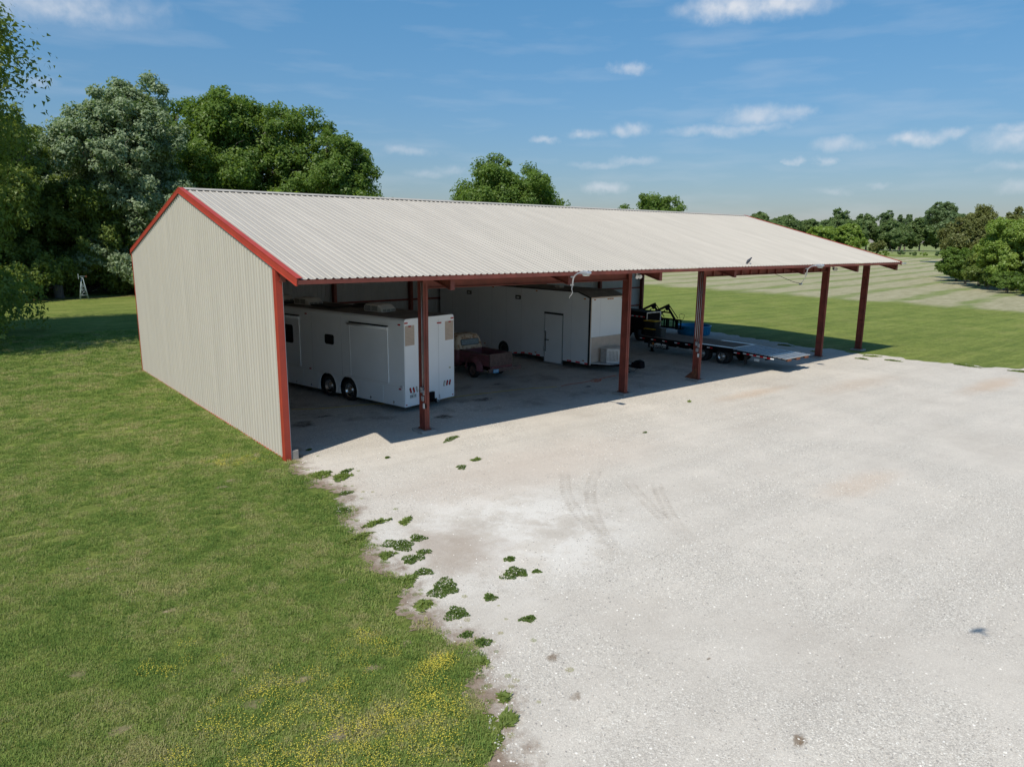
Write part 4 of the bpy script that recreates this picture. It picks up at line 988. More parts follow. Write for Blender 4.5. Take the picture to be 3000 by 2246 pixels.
tote(24.52, 7.42, zdk, yellow, tote_black, 'black storage tote with yellow lid, lower of two stacked on the flatbed', .5, .66, .40)
tote(24.58, 7.42, zdk+.45, yellow, tote_black, 'black storage tote with yellow lid, upper of two stacked on the flatbed', .56, .74, .40)
tote(24.72, 7.0, zdk, tote_grey, tote_grey, 'dark grey ribbed tote standing on the flatbed planks', .46, .62, .46, True)

# ---- black modern pickup mostly hidden behind the tall trailer
def build_black_pickup():
    t = thing('black_pickup', 'black pickup truck with chrome rear bumper parked in the shade', 'pickup', (26.0, 11.1, 0), R(1.))
    so = [(0, .55), (.55, .55)]+[(1.05+.48*math.cos(a), .5+.48*math.sin(a)) for a in np.linspace(R(174), R(6), 9)]+[(1.6, .45), (4.05, .45)]+[(4.6+.48*math.cos(a), .5+.48*math.sin(a)) for a in np.linspace(R(174), R(6), 9)]+[(5.7, .5), (5.75, 1.05), (4.4, 1.2), (2.35, 1.22), (0, 1.22)]
    for x0, x1 in ((-.98, -.92), (.92, .98)): MB().prism(so, 'yz', x0, x1).build('body_side', black, t)
    MB().box(-.92, .92, .02, 2.3, .72, .76).box(-.92, .92, 2.2, 2.3, .76, 1.2).build('cargo_bed', black, t)
    MB().box(-.92, .92, .0, .06, .58, 1.2).build('tailgate', black, t, .02)
    MB().box(-.92, .92, 3.9, 5.72, .55, 1.14).build('hood', black, t, .06)
    c = MB().prism([(2.3, 1.2), (2.45, 1.78), (2.7, 1.86), (3.6, 1.84), (4.3, 1.2)], 'yz', -.86, .86).build('cab', black, t, .05)
    for s in (-1, 1): MB().prism([(2.5, 1.25), (2.58, 1.7), (3.55, 1.72), (4.0, 1.25)], 'yz', s*.865-.006, s*.865+.006).build('side_window', glass, c)
    MB().box(-.7, .7, 2.33, 2.36, 1.3, 1.7).build('rear_window', glass, c)
    MB().box(-.98, .98, -.16, -.02, .62, .80).build('rear_bumper', chrome, t, .03)
    MB().box(-.9, .9, -.14, -.02, .48, .60).build('bumper_step', dark, t)
    for s in (-1, 1):
        MB().box(s*.9-.06, s*.9+.06, -.012, .0, .82, 1.12).build('tail_light', redlens, t)
        for y in (1.05, 4.6): wheel(t, (s*.86, y, .40), (s, 0, 0), .40, .24, wheelsteel)
build_black_pickup()

# ---- tractor with loader and pallet forks
def build_tractor():
    t = thing('loader_tractor', 'black tractor with raised loader arms and pallet forks near the blue stock tank', 'tractor', (28.0, 11.15, 0), 0)
    MB().box(-.2, 1.25, -.28, .28, .75, 1.42).build('hood', black, t, .06)
    MB().box(-1.2, 1.2, -.2, .2, .5, .78).build('chassis', black, t)
    MB().box(-1.2, -.55, -.30, .30, .95, 1.05).box(-1.25, -1.12, -.3, .3, 1.05, 1.5).build('seat', dark, t, .03)
    for s in (-1, 1):
        wheel(t, (-.75, s*.72, .62), (0, s, 0), .62, .36, dark, .5); wheel(t, (.85, s*.66, .38), (0, s, 0), .38, .24, dark, .5)
        MB().prism([(-.75+.72*math.cos(a), .62+.72*math.sin(a)) for a in np.linspace(R(30), R(160), 10)]+[(-.75+.66*math.cos(a), .62+.66*math.sin(a)) for a in np.linspace(R(160), R(30), 10)], 'xz', s*.72-.2, s*.72+.2).build('fender', black, t)
    MB().tube([(-.1, .05, 1.4), (-.1, .05, 2.1)], .085, 10).tube([(-.1, .05, 2.1), (-.1, .05, 2.42), (-.22, .05, 2.5)], .05, 8).each('exhaust_stack', black, t)
    for y in (-.62, .52):
        b = MB(); b.bar((.05, y, 1.66), (1.72, y, 2.10), (0, 0, 1), .13, .07).bar((1.66, y, 2.13), (2.72, y, .98), (1, 0, 1), .13, .07)
        o = b.build('loader_arm', black, t)
        MB().box(.02, .2, y-.06, y+.06, .72, 1.72).build('loader_post', black, o)
        MB().tube([(.35, y, 1.02), (1.5, y, 1.82)], .035, 8).tube([(1.9, y, 2.12), (2.86, y, 1.22)], .03, 8).each('hydraulic_ram', black, o)
        MB().prism([(1.5, 1.98), (1.86, 2.2), (1.95, 2.0), (1.7, 1.78)], 'xz', y-.05, y+.05).build('knee_plate', black, o)
    MB().tube([(2.1, -.62, 1.62), (2.1, .52, 1.62)], .05, 8).build('cross_tube', black, t)
    # carriage: two rails and uprights, backrest hoop
    cg = MB().box(2.72, 2.80, -1.0, .75, .50, .62).box(2.72, 2.80, -1.0, .75, 1.06, 1.16).build('fork_carriage', black, t)
    up_ = MB()
    for y in (-.97, -.7, -.35, .05, .4, .72): up_.box(2.73, 2.79, y-.035, y+.035, .62, 1.06)
    up_.each('upright', black, cg)
    MB().tube([(2.76, -.9, 1.16), (2.76, -.8, 1.45), (2.76, -.95, 1.55), (2.76, -1.25, 1.5), (2.76, -1.15, 1.2), (2.76, -1.0, 1.1)], .014, 6).build('hose_hoop', black, t)
    for y in (-.55, .25): MB().box(2.8, 4.0, y-.06, y+.06, .46, .50).box(2.8, 2.85, y-.06, y+.06, .46, 1.1).build('fork', black, cg)
    MB().box(-1.3, -1.24, -.45, .45, .9, 2.0).box(-1.3, -1.24, -.45, .45, 2.0, 2.06).build('roll_bar', black, t)
build_tractor()

# ---- blue stock tank
def build_tank():
    t = thing('stock_tank', 'round blue plastic stock tank on gravel at the barn edge', 'tank', (32.75, 10.6, 0))
    R_ = 1.12
    MB().lathe([(0, .02), (R_*.93, .02), (R_*.95, .2), (R_*.955, .205), (R_*.965, .36), (R_*.97, .365), (R_*.985, .56), (R_*1.03, .58), (R_*1.035, .63), (R_*1.0, .645), (R_*.97, .62), (R_*.94, .3), (R_*.92, .06), (0, .06)], (0, 0, 0), (0, 0, 1), 56).build('shell', bluepoly, t)
    rb = MB()
    for k in range(28):
        a = 2*math.pi*k/28; rb.bar((R_*.955*math.cos(a), R_*.955*math.sin(a), .05), (R_*.99*math.cos(a), R_*.99*math.sin(a), .55), (math.cos(a), math.sin(a), 0), .02, .05)
    rb.build('rib', bluepoly, t)
build_tank()

# ---- cords, stains, tracks on the gravel
def smooth_path(pts, n=8):
    pts = [Vector(p) for p in pts]; o = []
    for i in range(len(pts)-1):
        p0, p1, p2, p3 = pts[max(i-1, 0)], pts[i], pts[i+1], pts[min(i+2, len(pts)-1)]
        for k in range(n):
            u = k/n; o.append(.5*((2*p1)+(p2-p0)*u+(2*p0-5*p1+4*p2-p3)*u*u+(3*p1-p0-3*p2+p3)*u**3))
    return o+[pts[-1]]
yc_ = [(2.51, 5.85), (3.44, 5.33), (4.33, 5.12), (5.36, 4.81), (6.8, 4.3), (8.32, 4.04), (10.02, 3.84), (11.94, 3.54), (12.7, 3.25), (13.25, 3.08)]
tag(MB().tube(smooth_path([(x, y, .022) for x, y in yc_]), .012, 6).build('extension_cord', yellow_cord), 'thin yellow extension cord lying across the shaded gravel', 'cord')
oc_ = [(13.45, 3.04), (14.1, 3.1), (14.7, 3.02), (15.3, 3.1), (15.7, 3.25), (15.85, 3.0), (15.5, 2.8), (15.25, 3.0), (15.6, 3.2), (15.9, 3.05), (15.7, 2.85), (15.4, 2.95), (16.2, 3.2), (17.2, 3.3)]
tag(MB().tube(smooth_path([(x, y, .022+.004*(i % 3)) for i, (x, y) in enumerate(oc_)]), .012, 6).build('extension_cord', orange_cord), 'orange extension cord with a small coil on shaded gravel', 'cord')
def fade_mesh(name, V, F, fade, m):
    me = bpy.data.meshes.new(name); me.from_pydata(V, [], F); me.update(); me.materials.append(m)
    at = me.attributes.new('fade', 'FLOAT', 'POINT'); at.data.foreach_set('value', fade)
    o = bpy.data.objects.new(name, me); COL.objects.link(o); o['kind'] = 'structure'; return o
def blob(name, x, y, rx, ry, m, seed, label=None, z=.012):
    rg = random.Random(seed); ph = [rg.random()*6.28 for _ in range(4)]; V = [(x, y, z)]; fd = [1.]; F = []
    for q, fv in ((.5, 1.), (1., 0.)):
        for k in range(40):
            a = 2*math.pi*k/40; f = 1+.16*math.sin(2*a+ph[0])+.12*math.sin(3*a+ph[1])+.08*math.sin(7*a+ph[2])+.06*math.sin(11*a+ph[3]); V.append((x+q*rx*f*math.cos(a), y+q*ry*f*math.sin(a), z)); fd.append(fv)
    F = [(0, 1+k, 1+(k+1) % 40) for k in range(40)]+[(1+k, 41+k, 41+(k+1) % 40, 1+(k+1) % 40) for k in range(40)]
    return fade_mesh(name, V, F, fd, m)
def soft(name, col, amount, scale=5.):
    """a stain: colour soaked into the gravel in broken patches, thinning out to nothing at its rim"""
    m = bpy.data.materials.new(name); m.use_nodes = True; nt = m.node_tree; N = nt.nodes; L = nt.links; N.clear()
    out = N.new('ShaderNodeOutputMaterial'); df = N.new('ShaderNodeBsdfDiffuse'); df.inputs[0].default_value = (*col, 1); tr = N.new('ShaderNodeBsdfTransparent')
    g = N.new('ShaderNodeNewGeometry'); nz = N.new('ShaderNodeTexNoise'); nz.inputs['Scale'].default_value = scale; nz.inputs['Detail'].default_value = 6; nz.inputs['Roughness'].default_value = .7; L.new(g.outputs['Position'], nz.inputs['Vector'])
    r_ = N.new('ShaderNodeMapRange'); r_.inputs['From Min'].default_value = .34; r_.inputs['From Max'].default_value = .66; r_.inputs['To Max'].default_value = amount; L.new(nz.outputs[0], r_.inputs['Value'])
    fa = N.new('ShaderNodeAttribute'); fa.attribute_name = 'fade'; mu = N.new('ShaderNodeMath'); mu.operation = 'MULTIPLY'; L.new(r_.outputs[0], mu.inputs[0]); L.new(fa.outputs['Fac'], mu.inputs[1])
    mx = N.new('ShaderNodeMixShader'); L.new(mu.outputs[0], mx.inputs[0]); L.new(tr.outputs[0], mx.inputs[1]); L.new(df.outputs[0], mx.inputs[2]); L.new(mx.outputs[0], out.inputs[0]); return m
oil_s = soft('oil_soak', (.07, .058, .05), .85); mud_s = soft('mud_soak', (.24, .17, .11), .9, 3.); wet_s = soft('track_soak', (.40, .34, .28), .34, 1.7)
for i, (x, y, a, b) in enumerate(((1.98, 3.58, .55, .42), (11.41, 5.03, .3, .2), (14.39, 2.32, .25, .16), (3.0, 4.2, .35, .2), (9.2, 3.0, .5, .35), (6.4, 1.6, .4, .3))): blob('oil_stain', x, y, a, b, oil_s, i)
blob('mud_spot', .70, -15.23, .17, .09, mud_s, 20); blob('mud_spot', 1.3, -13.4, .05, .03, mud_s, 21); blob('mud_spot', -.55, -11.9, .16, .09, mud_s, 22); blob('mud_spot', -.95, -12.8, .13, .08, mud_s, 23)
TR = [[(5.71, -5.46), (4.58, -6.74), (3.81, -7.97), (3.41, -8.92), (2.98, -9.96)], [(6.58, -5.89), (5.29, -6.88), (4.27, -7.98), (3.46, -9.1), (2.92, -10.3)], [(6.44, -7.14), (5.85, -8.1), (5.17, -9.34), (4.54, -10.78)], [(7.04, -7.59), (6.24, -8.4), (5.2, -9.69), (4.63, -10.71)]]
for i, tr in enumerate(TR):
    pth = smooth_path([(x, y, .013) for x, y in tr], 40); V = []; F = []; fd = []
    # a tread print in the dust: the wheel path with slanted lug marks, fading out at both ends
    for k, a in enumerate(pth[:-1]):
        d = (pth[k+1]-a).normalized(); nrm = Vector((-d.y, d.x, 0)); e = min(1, k/14, (len(pth)-1-k)/50); lug = .35+.65*((k//2) % 2)
        for j, (off, f) in enumerate(((-.17, 0), (-.13, 1), (-.04, .55), (0, .15), (.04, .55), (.13, 1), (.17, 0))):
            V.append(a+nrm*off+d*(.05*abs(off)/.13)); fd.append(f*e*lug)
    n_ = len(pth)-1
    F = [(k*7+j, k*7+j+1, k*7+8+j, k*7+7+j) for k in range(n_-1) for j in range(6)]
    fade_mesh('tyre_track', [tuple(v) for v in V], F, fd, wet_s)

# ---- birds
def bird(name, label, loc, rz, flying):
    t = thing(name, label, 'bird', loc, rz)
    body = MB(); k = 1.
    if not flying:
        pr = [(0, -.15), (.030, -.12), (.062, -.04), (.066, .03), (.05, .09), (.034, .125), (.030, .15), (.036, .175), (.028, .2), (0, .215)]
        body.lathe(pr, (0, 0, .14), (.72, 0, .70), 12); body.build('body', bird_m, t)
        MB().prism([(-.10, .05), (-.24, -.02), (-.23, -.035), (-.08, .02)], 'xz', -.03, .03).build('tail', bird_m, t)
        MB().tube([(.15, 0, .285), (.19, 0, .275)], [.012, .003], 6).build('beak', dark, t)
        MB().tube([(0, .03, .09), (0, .03, 0)], .007, 5).tube([(0, -.03, .09), (0, -.03, 0)], .007, 5).each('leg', redlens, t)
    else:
        body.lathe([(0, -.13), (.03, -.1), (.045, 0), (.035, .08), (.025, .12), (0, .16)], (0, 0, 0), (1, 0, 0), 10); body.build('body', bird_m, t)
        for s in (-1, 1): MB().prism([(.09, s*.03), (.10, s*.16), (.0, s*.34), (-.03, s*.2), (-.05, s*.03)], 'xy', -.005, .008).build('wing', bird_m, t)
        MB().prism([(-.10, -.03), (-.10, .03), (-.26, .06), (-.22, 0), (-.26, -.06)], 'xy', -.004, .004).build('tail', bird_m, t)
zr = roofz(-1.12)
bird('pigeon', 'dark pigeon perched on the barn roof just above the eave', (20.55, -1.12, zr+.0), R(-20), False)
sh = Vector((5.51, -15.68, 0)); hb = 9.5; pb = sh+SUN*(hb/SUN.z)
bird('swallow', 'small dark bird flying over the gravel yard', tuple(pb), R(70), True)
bpy.data.objects['swallow'].scale = (.6, .6, .6)

# ================================================================== VEGETATION
def leaf_cloud(rg, centers, radii, n, leaf, outward_from, flat=.8, updir=.35, hang=0.):
    """n diamond leaves (clusters) gathered in sub-clumps on the shells of the lobes; returns V, F"""
    K = len(centers); w = radii**2; w = w/w.sum()
    nsub = 16
    sub_d = rg.normal(size=(K, nsub, 3)); sub_d /= np.linalg.norm(sub_d, axis=2, keepdims=True)
    sub_c = centers[:, None, :]+sub_d*radii[:, None, None]*.8*np.array([1, 1, flat]); sub_r = radii[:, None]*rg.uniform(.22, .44, (K, nsub))
    li = rg.choice(K, n, p=w); si = rg.integers(0, nsub, n)
    c = sub_c[li, si]; r = sub_r[li, si]
    d = rg.normal(size=(n, 3)); d /= np.linalg.norm(d, axis=1, keepdims=True)
    P = c+d*(r*rg.random(n)**.45)[:, None]*np.array([1, 1, flat])
    if hang:
        P[:, 2] -= hang*rg.random(n)**2*(np.linalg.norm(P[:, :2]-outward_from[:2], axis=1)/ (np.abs(P[:, :2]-outward_from[:2]).max()+.1))
    out = P-outward_from; out /= np.linalg.norm(out, axis=1, keepdims=True)+1e-6
    N = .55*d+.45*out+rg.normal(size=(n, 3))*.55; N[:, 2] += updir; N /= np.linalg.norm(N, axis=1, keepdims=True)
    T = np.cross(N, rg.normal(size=(n, 3)))
    if hang: T[:, 2] -= 1.2; T -= N*(T*N).sum(1, keepdims=True)
    T /= np.linalg.norm(T, axis=1, keepdims=True)+1e-6; B = np.cross(N, T)
    s = leaf*rg.uniform(.6, 1.35, n)[:, None]; wd = s*rg.uniform(.28, .42, n)[:, None]
    V = np.stack([P-T*s*.35+B*wd, P+T*s*.65, P-T*s*.35-B*wd], 1).reshape(-1, 3)
    F = np.arange(3*n).reshape(-1, 3); return V, F
def make_tree(name, label, x, y, H, Rc, zb, leafm, barkm, seed, n, leaf, nl=26, tr=.35, group=None, hang=0., cat='tree', multi=1, lean=(0, 0), sx=1., skirt=0, rr=(.27, .46)):
    rg = np.random.default_rng(seed); z0 = terrain(x, y); n = int(n*1.75); leaf *= .88
    t = thing(name, label, cat, (x, y, z0), 0, group)
    cz = (zb+H)/2; hz = (H-zb)/2; C = []; 
    while len(C) < nl:
        d = rg.normal(size=3); d /= np.linalg.norm(d); f = rg.uniform(.4, .8) if rg.random() < .8 else rg.uniform(0, .5)
        if d[2] < -.5 and rg.random() < .5: continue
        q = d*f; taper = 1.0 if q[2] < 0 else (1-.25*q[2])
        C.append((q[0]*Rc*sx*taper+lean[0]*(q[2]+1), q[1]*Rc*taper+lean[1]*(q[2]+1), cz+q[2]*hz))
    for k in range(skirt):                               # low boughs sweeping to the ground
        a = 2*np.pi*(k+rg.random())/skirt; q = rg.uniform(.45, .85); C.append((q*Rc*math.cos(a), q*Rc*math.sin(a), zb+rg.uniform(.6, 3.2)))
    nl = len(C); C = np.array(C); rad = rg.uniform(rr[0], rr[1], nl)*min(Rc, hz*1.3)
    if skirt: rad[-skirt:] = rg.uniform(1.1, 2.2, skirt)
    C[:, 2] = np.minimum(C[:, 2], H-rad*.75); C[:, 2] = np.maximum(C[:, 2], zb+rad*(.3 if not skirt else .15))
    V, F = leaf_cloud(rg, C, rad, n, leaf, np.array([0, 0, cz-.2*hz]), hang=hang)
    V[:, 2] = np.maximum(V[:, 2], .05)
    me = np_mesh('crown', V, F, leafm); inst(me, 'crown', t)
    b = MB(); top = cz+hz*.25
    for mtr in range(multi):
        ox, oy = (0, 0) if multi == 1 else (rg.normal()*.35*tr*3, rg.normal()*.35*tr*3)
        tp = [(ox, oy, -.15), (ox, oy, .4), (ox*1.4+rg.normal()*.1, oy*1.4+rg.normal()*.1, zb*.6+.3), (ox*2+lean[0]*.6+rg.normal()*.2, oy*2+lean[1]*.6+rg.normal()*.2, cz-hz*.2), (ox*2+lean[0], oy*2+lean[1], top)]
        k = .6 if multi > 1 else 1.
        b.tube(smooth_path(tp, 4), list(np.linspace(tr*k*1.35, tr*k*.35, 17)), 9)
    for i in range(nl):
        c = Vector(C[i]); s0 = Vector((lean[0]*.4, lean[1]*.4, max(zb*.55, min(c.z-.55*math.hypot(c.x, c.y), top*.85))))
        mid = s0.lerp(c, .5)+Vector((0, 0, .10*(c-s0).length)); r0 = tr*(.34 if i % 3 else .5)
        b.tube(smooth_path([s0, mid, c], 3), list(np.linspace(r0, r0*.18, 7)), 6, cap=False)
        for j in range(3):
            e = c+Vector(rg.normal(size=3)).normalized()*float(rad[i])*.6; b.tube([c.lerp(s0, .25), c.lerp(e, .6), e], [r0*.28, r0*.16, r0*.06], 4, cap=False)
    b.build('trunk', barkm, t)
    return t
GL = 'trees around the farmyard lawn'; 
make_tree('hackberry_tree', 'tall tree with drooping lower branches overhanging the lawn', -11.0, 33, 29.5, 10.6, 1.2, leaf_hack, bark, 11, 90000, .30, 54, .5, GL, hang=3.0, skirt=26)
make_tree('hackberry_tree', 'olive green leafy tree with bare dead branches by the lawn edge', -2.4, 67, 20.2, 7.2, .4, leaf_hack, palebark, 12, 60000, .36, 36, .42, GL, hang=1.6, skirt=22)
make_tree('maple_tree', 'grey-green rounded maple behind the olive tree', 2.2, 79, 20.4, 6.6, 3, leaf_silver, bark, 13, 34000, .38, 30, .4, GL)
make_tree('silver_maple', 'big pale silver-leaved maple behind the gable wall', 10.8, 68, 23.4, 8.0, 1.2, leaf_silver, bark, 14, 76000, .36, 44, .55, GL, skirt=16)
make_tree('shade_tree', 'low dark leafy tree in front of the silver maple', 5.4, 70.5, 14.6, 6.2, .1, leaf_hack, bark, 15, 50000, .33, 34, .35, GL, hang=1., skirt=18)
make_tree('oak_tree', 'huge deep green oak rising highest behind the barn roof', 24.0, 74, 25.6, 9.2, 5, leaf_oak, bark, 16, 70000, .40, 52, .6, GL)
make_tree('oak_tree', 'broad deep green oak with pale limbs, outermost of the tall grove', 32.4, 68, 21.8, 7.6, 5, leaf_oak, palebark, 17, 52000, .38, 42, .5, GL)
make_tree('oak_tree', 'dark green oak between the silver maple and the highest oak', 18.6, 82, 23.6, 6.8, 5, leaf_oak, bark, 18, 36000, .44, 32, .45, GL)
make_tree('young_tree', 'small bright green tree just behind the barn ridge', 18.1, 44, 12.2, 3.0, 3, leaf_bright, bark, 19, 16000, .28, 22, .18, GL)
make_tree('young_tree', 'low dark green tree just showing above the barn ridge', 30.5, 50, 11.2, 5.0, 3, leaf_oak, bark, 20, 16000, .32, 22, .2, GL)
make_tree('elm_tree', 'dense green elm with two crowns standing alone behind the ridge', 66.8, 74, 19.6, 9.6, 2, leaf_oak, bark, 21, 60000, .44, 46, .5, GL, multi=2)
make_tree('ash_tree', 'rounded green tree showing just above the long ridge', 107.6, 77.6, 15.4, 9.2, 2, leaf_oak, bark, 22, 34000, .48, 30, .3, GL)
# back rows closing the grove
for i, (x, y, h, r_, lm, lb) in enumerate(((-9, 76, 17, 6, leaf_oak, 'dark oak filling the back of the grove'), (6, 84, 19, 6.5, leaf_hack, 'broad hackberry deep in the grove'), (14, 92, 20, 6.5, leaf_oak, 'tall oak far back in the grove'), (-18, 62, 19, 6.5, leaf_oak, 'dark oak at the outer edge of the lawn'), (-3, 96, 17, 7, leaf_oak, 'dark oak closing the grove behind the hackberry'), (-14, 88, 17, 7, leaf_hack, 'dense hackberry closing the far corner of the grove'))):
    make_tree('grove_tree', lb, x, y, h, r_*1.15, 1., lm, bark, 40+i, 36000, .5, 30, .4, GL, skirt=14)
for i, (x, y, h, r_, lm) in enumerate(((-7, 70, 6, 3.6, leaf_oak), (-1.5, 70, 6, 3.4, leaf_hack), (2.0, 72, 6.5, 3.6, leaf_oak), (7.5, 70, 5.5, 3.2, leaf_oak), (11.5, 70, 5, 3.0, leaf_hack), (13.4, 63.5, 4.0, 2.4, leaf_bright), (10.8, 64.5, 4.0, 2.4, leaf_hack), (-11, 62, 7, 3.8, leaf_oak), (16, 76, 7, 3.5, leaf_oak), (-15, 52, 7, 4, leaf_hack))):
    make_tree('understory_shrub', 'leafy shrub filling the shade beneath the grove', x, y, h, r_, .1, lm, bark, 60+i, 8000, .3, 14, .09, 'shrubs under the grove', cat='shrub', multi=3)
# far tree line across the hay field (at ~350 m)
FARL = 'trees of the far field edge'
far = [(272.9, 155.2, 17.5, 8.5, 0, 'oak'), (285.8, 153.2, 16.2, 8.5, 0, 'oak'), (300.1, 148.3, 15.5, 9, 0, 'oak'), (331.7, 152.7, 20, 8.5, 0, 'dome'), (288.5, 127.2, 12.0, 6.2, 1, 'bright'), (281, 133, 11.4, 6, 1, 'bright'),
       (337.1, 141.5, 17.2, 7.5, 0, 'oak'), (349.2, 139.1, 20, 4.4, 2, 'poplar'), (353.5, 131.1, 19.4, 2.6, 2, 'poplar'), (356.5, 135, 19.6, 2.4, 2, 'poplar'), (332., 128.4, 14.2, 7, 0, 'oak'), (340.8, 119.4, 15.2, 8., 0, 'dome'), (347.9, 113., 12.1, 5.5, 0, 'oak'), (318, 139, 14.5, 7, 0, 'oak'), (325, 121, 12, 5., 0, 'oak')]
lmf = [leaf_far, leaf_bright, leaf_blue]
lbl = {'oak': 'round dark tree in the far tree line beyond the hay field', 'dome': 'dome-shaped tall tree standing above the far tree line', 'bright': 'bright yellow-green bushy tree in front of the far tree line', 'poplar': 'thin upright tree poking above the far tree line'}
for i, (x, y, h, r_, li, kd) in enumerate(far):
    make_tree('field_tree', lbl[kd], x, y, h, r_*1.18, .3 if li == 1 else 1.0, lmf[li], bark, 100+i, 11000 if kd != 'poplar' else 4500, 1.05 if kd != 'poplar' else .9, 24, .4, FARL)
make_tree('field_shrub', 'olive grey shrub standing alone by the far fence', 266.1, 104.4, 5.6, 3.4, .3, leaf_willow, bark, 130, 2600, .6, 12, .1, None, cat='shrub')
for i, (x, y, r_) in enumerate([(262+3*k+2*math.sin(k*3), 104-3.4*k+math.cos(k*5), 1.2+.6*math.sin(k*1.7)**2) for k in range(16)]):
    make_tree('fence_weed', 'low scrubby bush along the far field fence', x, y, 1.3+.9*math.sin(i*2.3)**2, r_*1.5, .02, lmf[i % 3], bark, 140+i, 700, .45, 7, .04, 'scrub along the far fence', cat='bush')
# right-hand clump
CL = 'trees of the clump beside the hay field'
make_tree('elm_tree', 'tall dark elm with bare forked lower trunk leaning at the clump edge', 217.9, 62.5, 17.4, 5.2, 7., leaf_blue, bark, 170, 9000, .62, 22, .5, CL, lean=(-.6, 1.6))
make_tree('willow_tree', 'olive willow with soft drooping foliage and pale split trunk', 134.8, 29.6, 13.0, 5.0, 1.8, leaf_willow, palebark, 171, 34000, .44, 32, .3, CL, hang=1.2, multi=2)
make_tree('willow_tree', 'smaller olive willow standing behind the pale-trunked willow', 141.5, 25.2, 12.6, 4.0, 2, leaf_willow, bark, 172, 22000, .44, 26, .22, CL, hang=.8)
make_tree('maple_tree', 'grey-green maple rising at the back of the clump', 147.1, 23.2, 13.4, 4.4, 2, leaf_blue, bark, 173, 20000, .46, 24, .25, CL)
make_tree('maple_tree', 'bright green spreading maple in front of the willows', 107.2, 14.6, 10.2, 4.8, .2, leaf_bright, palebark, 174, 40000, .33, 36, .22, CL)
make_tree('maple_tree', 'blue-green maple beside the bright spreading one', 103.4, 8.6, 9.8, 4.4, .3, leaf_blue, bark, 175, 30000, .34, 30, .22, CL)
for i, (x, y, h, r_, lm) in enumerate(((125.1, 27.2, 6.0, 3.4, leaf_oak), (117, 23.0, 5.4, 3.2, leaf_oak), (112.5, 19.8, 5, 3, leaf_hack), (106.5, 16.6, 3.6, 2.2, leaf_hack), (100.3, 12.4, 3.0, 2.1, leaf_oak), (96.4, 8.6, 3.2, 2.0, leaf_oak), (130, 29, 4, 2, leaf_oak))):
    make_tree('clump_shrub', 'dense dark green shrub at the foot of the clump', x, y, h, r_, .05, lm, bark, 180+i, 11000, .32, 18, .08, 'shrubs at the foot of the clump', cat='shrub', multi=3)
for i in range(26):
    k = i/25; x, y = 133-42*k+1.2*math.sin(i*2.7), 29.5-24*k-1.6+.8*math.cos(i*4.1)
    make_tree('tall_weed', 'knee-high weed in the uncut strip round the clump', x-2.2, y-.6, .8+.4*math.sin(i)**2, 1.5, .0, leaf_hack if i % 2 else leaf_bright, bark, 200+i, 500, .26, 6, .02, 'weeds in the uncut strip', cat='weed')

# far fence: posts with wires
fn = thing('field_fence', 'wire fence on thin posts before the far tree line', 'fence', (300, 112, terrain(300, 112)))
pts_f = [(-35+9.*k, 22-8.*k) for k in range(9)]
for (a, b_) in pts_f:
    zz = terrain(300+a, 112+b_)-terrain(300, 112); MB().tube([(a, b_, zz-.2), (a, b_, zz+1.5)], .09, 6).build('post', bark, fn)
for h in (.6, 1.3):
    MB().tube([(a, b_, terrain(300+a, 112+b_)-terrain(300, 112)+h) for a, b_ in pts_f], .025, 4).build('wire', galv, fn)

# garden things under the grove
def windmill():
    t = thing('garden_windmill', 'small pale lattice garden windmill tower under the trees', 'windmill', (4.12, 61.37, 0)); H = 2.15
    for sx in (-1, 1):
        for sy in (-1, 1): MB().tube([(sx*.36, sy*.36, 0), (sx*.05, sy*.05, H)], .026, 6).build('leg', millgreen, t)
    def q(z): return .36-.31*z/H
    for z in (.45, 1.0, 1.5):
        w = q(z); b = MB()
        for a, c in (((-w, -w), (w, -w)), ((w, -w), (w, w)), ((w, w), (-w, w)), ((-w, w), (-w, -w))): b.tube([(*a, z), (*c, z)], .016, 5)
        b.build('ring_brace', millgreen, t)
    for z0, z1 in ((.45, 1.0), (1.0, 1.5)):
        a, c = q(z0), q(z1); b = MB()
        b.tube([(-a, -a, z0), (c, -c, z1)], .013, 5).tube([(a, -a, z0), (-c, -c, z1)], .013, 5).tube([(-a, a, z0), (-c, -c, z1)], .013, 5).tube([(-a, -a, z0), (-c, c, z1)], .013, 5)
        b.build('cross_brace', millgreen, t)
    hb_ = MB().tube([(-.30, 0, H+.1), (.25, 0, H+.1)], .03, 6).build('hub', millgreen, t)
    for k in range(10):
        a = 2*math.pi*k/10; MB().bar((-.30, .05*math.cos(a), H+.1+.05*math.sin(a)), (-.30, .27*math.cos(a), H+.1+.27*math.sin(a)), (1, .0, .0), .01, .09).build('blade', millgreen, hb_)
    MB().prism([(.22, H+.05), (.42, H+.0), (.42, H+.2), (.22, H+.15)], 'xz', -.006, .006).build('tail_vane', rust, t)
windmill()
t = thing('tree_stump', 'dark cut stump standing on bare soil under the trees', 'stump', (2.5, 65.2, 0))
MB().lathe([(.56, -.05), (.46, .15), (.42, .6), (.43, 1.15), (.40, 1.2)], (0, 0, 0), (0, 0, 1), 14).build('trunk', bark, t)
MB().lathe([(.40, 1.2), (.2, 1.21), (0, 1.205)], (0, 0, 0), (0, 0, 1), 14).build('cut_top', palebark, t)
t = thing('picnic_shelter', 'small dark roofed feeder stand half hidden by drooping leaves', 'shelter', (-1.4, 72.5, 0))
for sx in (-.6, .6):
    for sy in (-.4, .4): MB().box(sx-.06, sx+.06, sy-.06, sy+.06, 0, 1.3).build('post', bark, t)
MB().prism([(-.9, 1.3), (.9, 1.3), (0, 1.75)], 'xz', -.7, .7).build('roof', rust, t)
MB().box(-.6, .6, -.4, .4, .55, .62).build('shelf', bark, t)
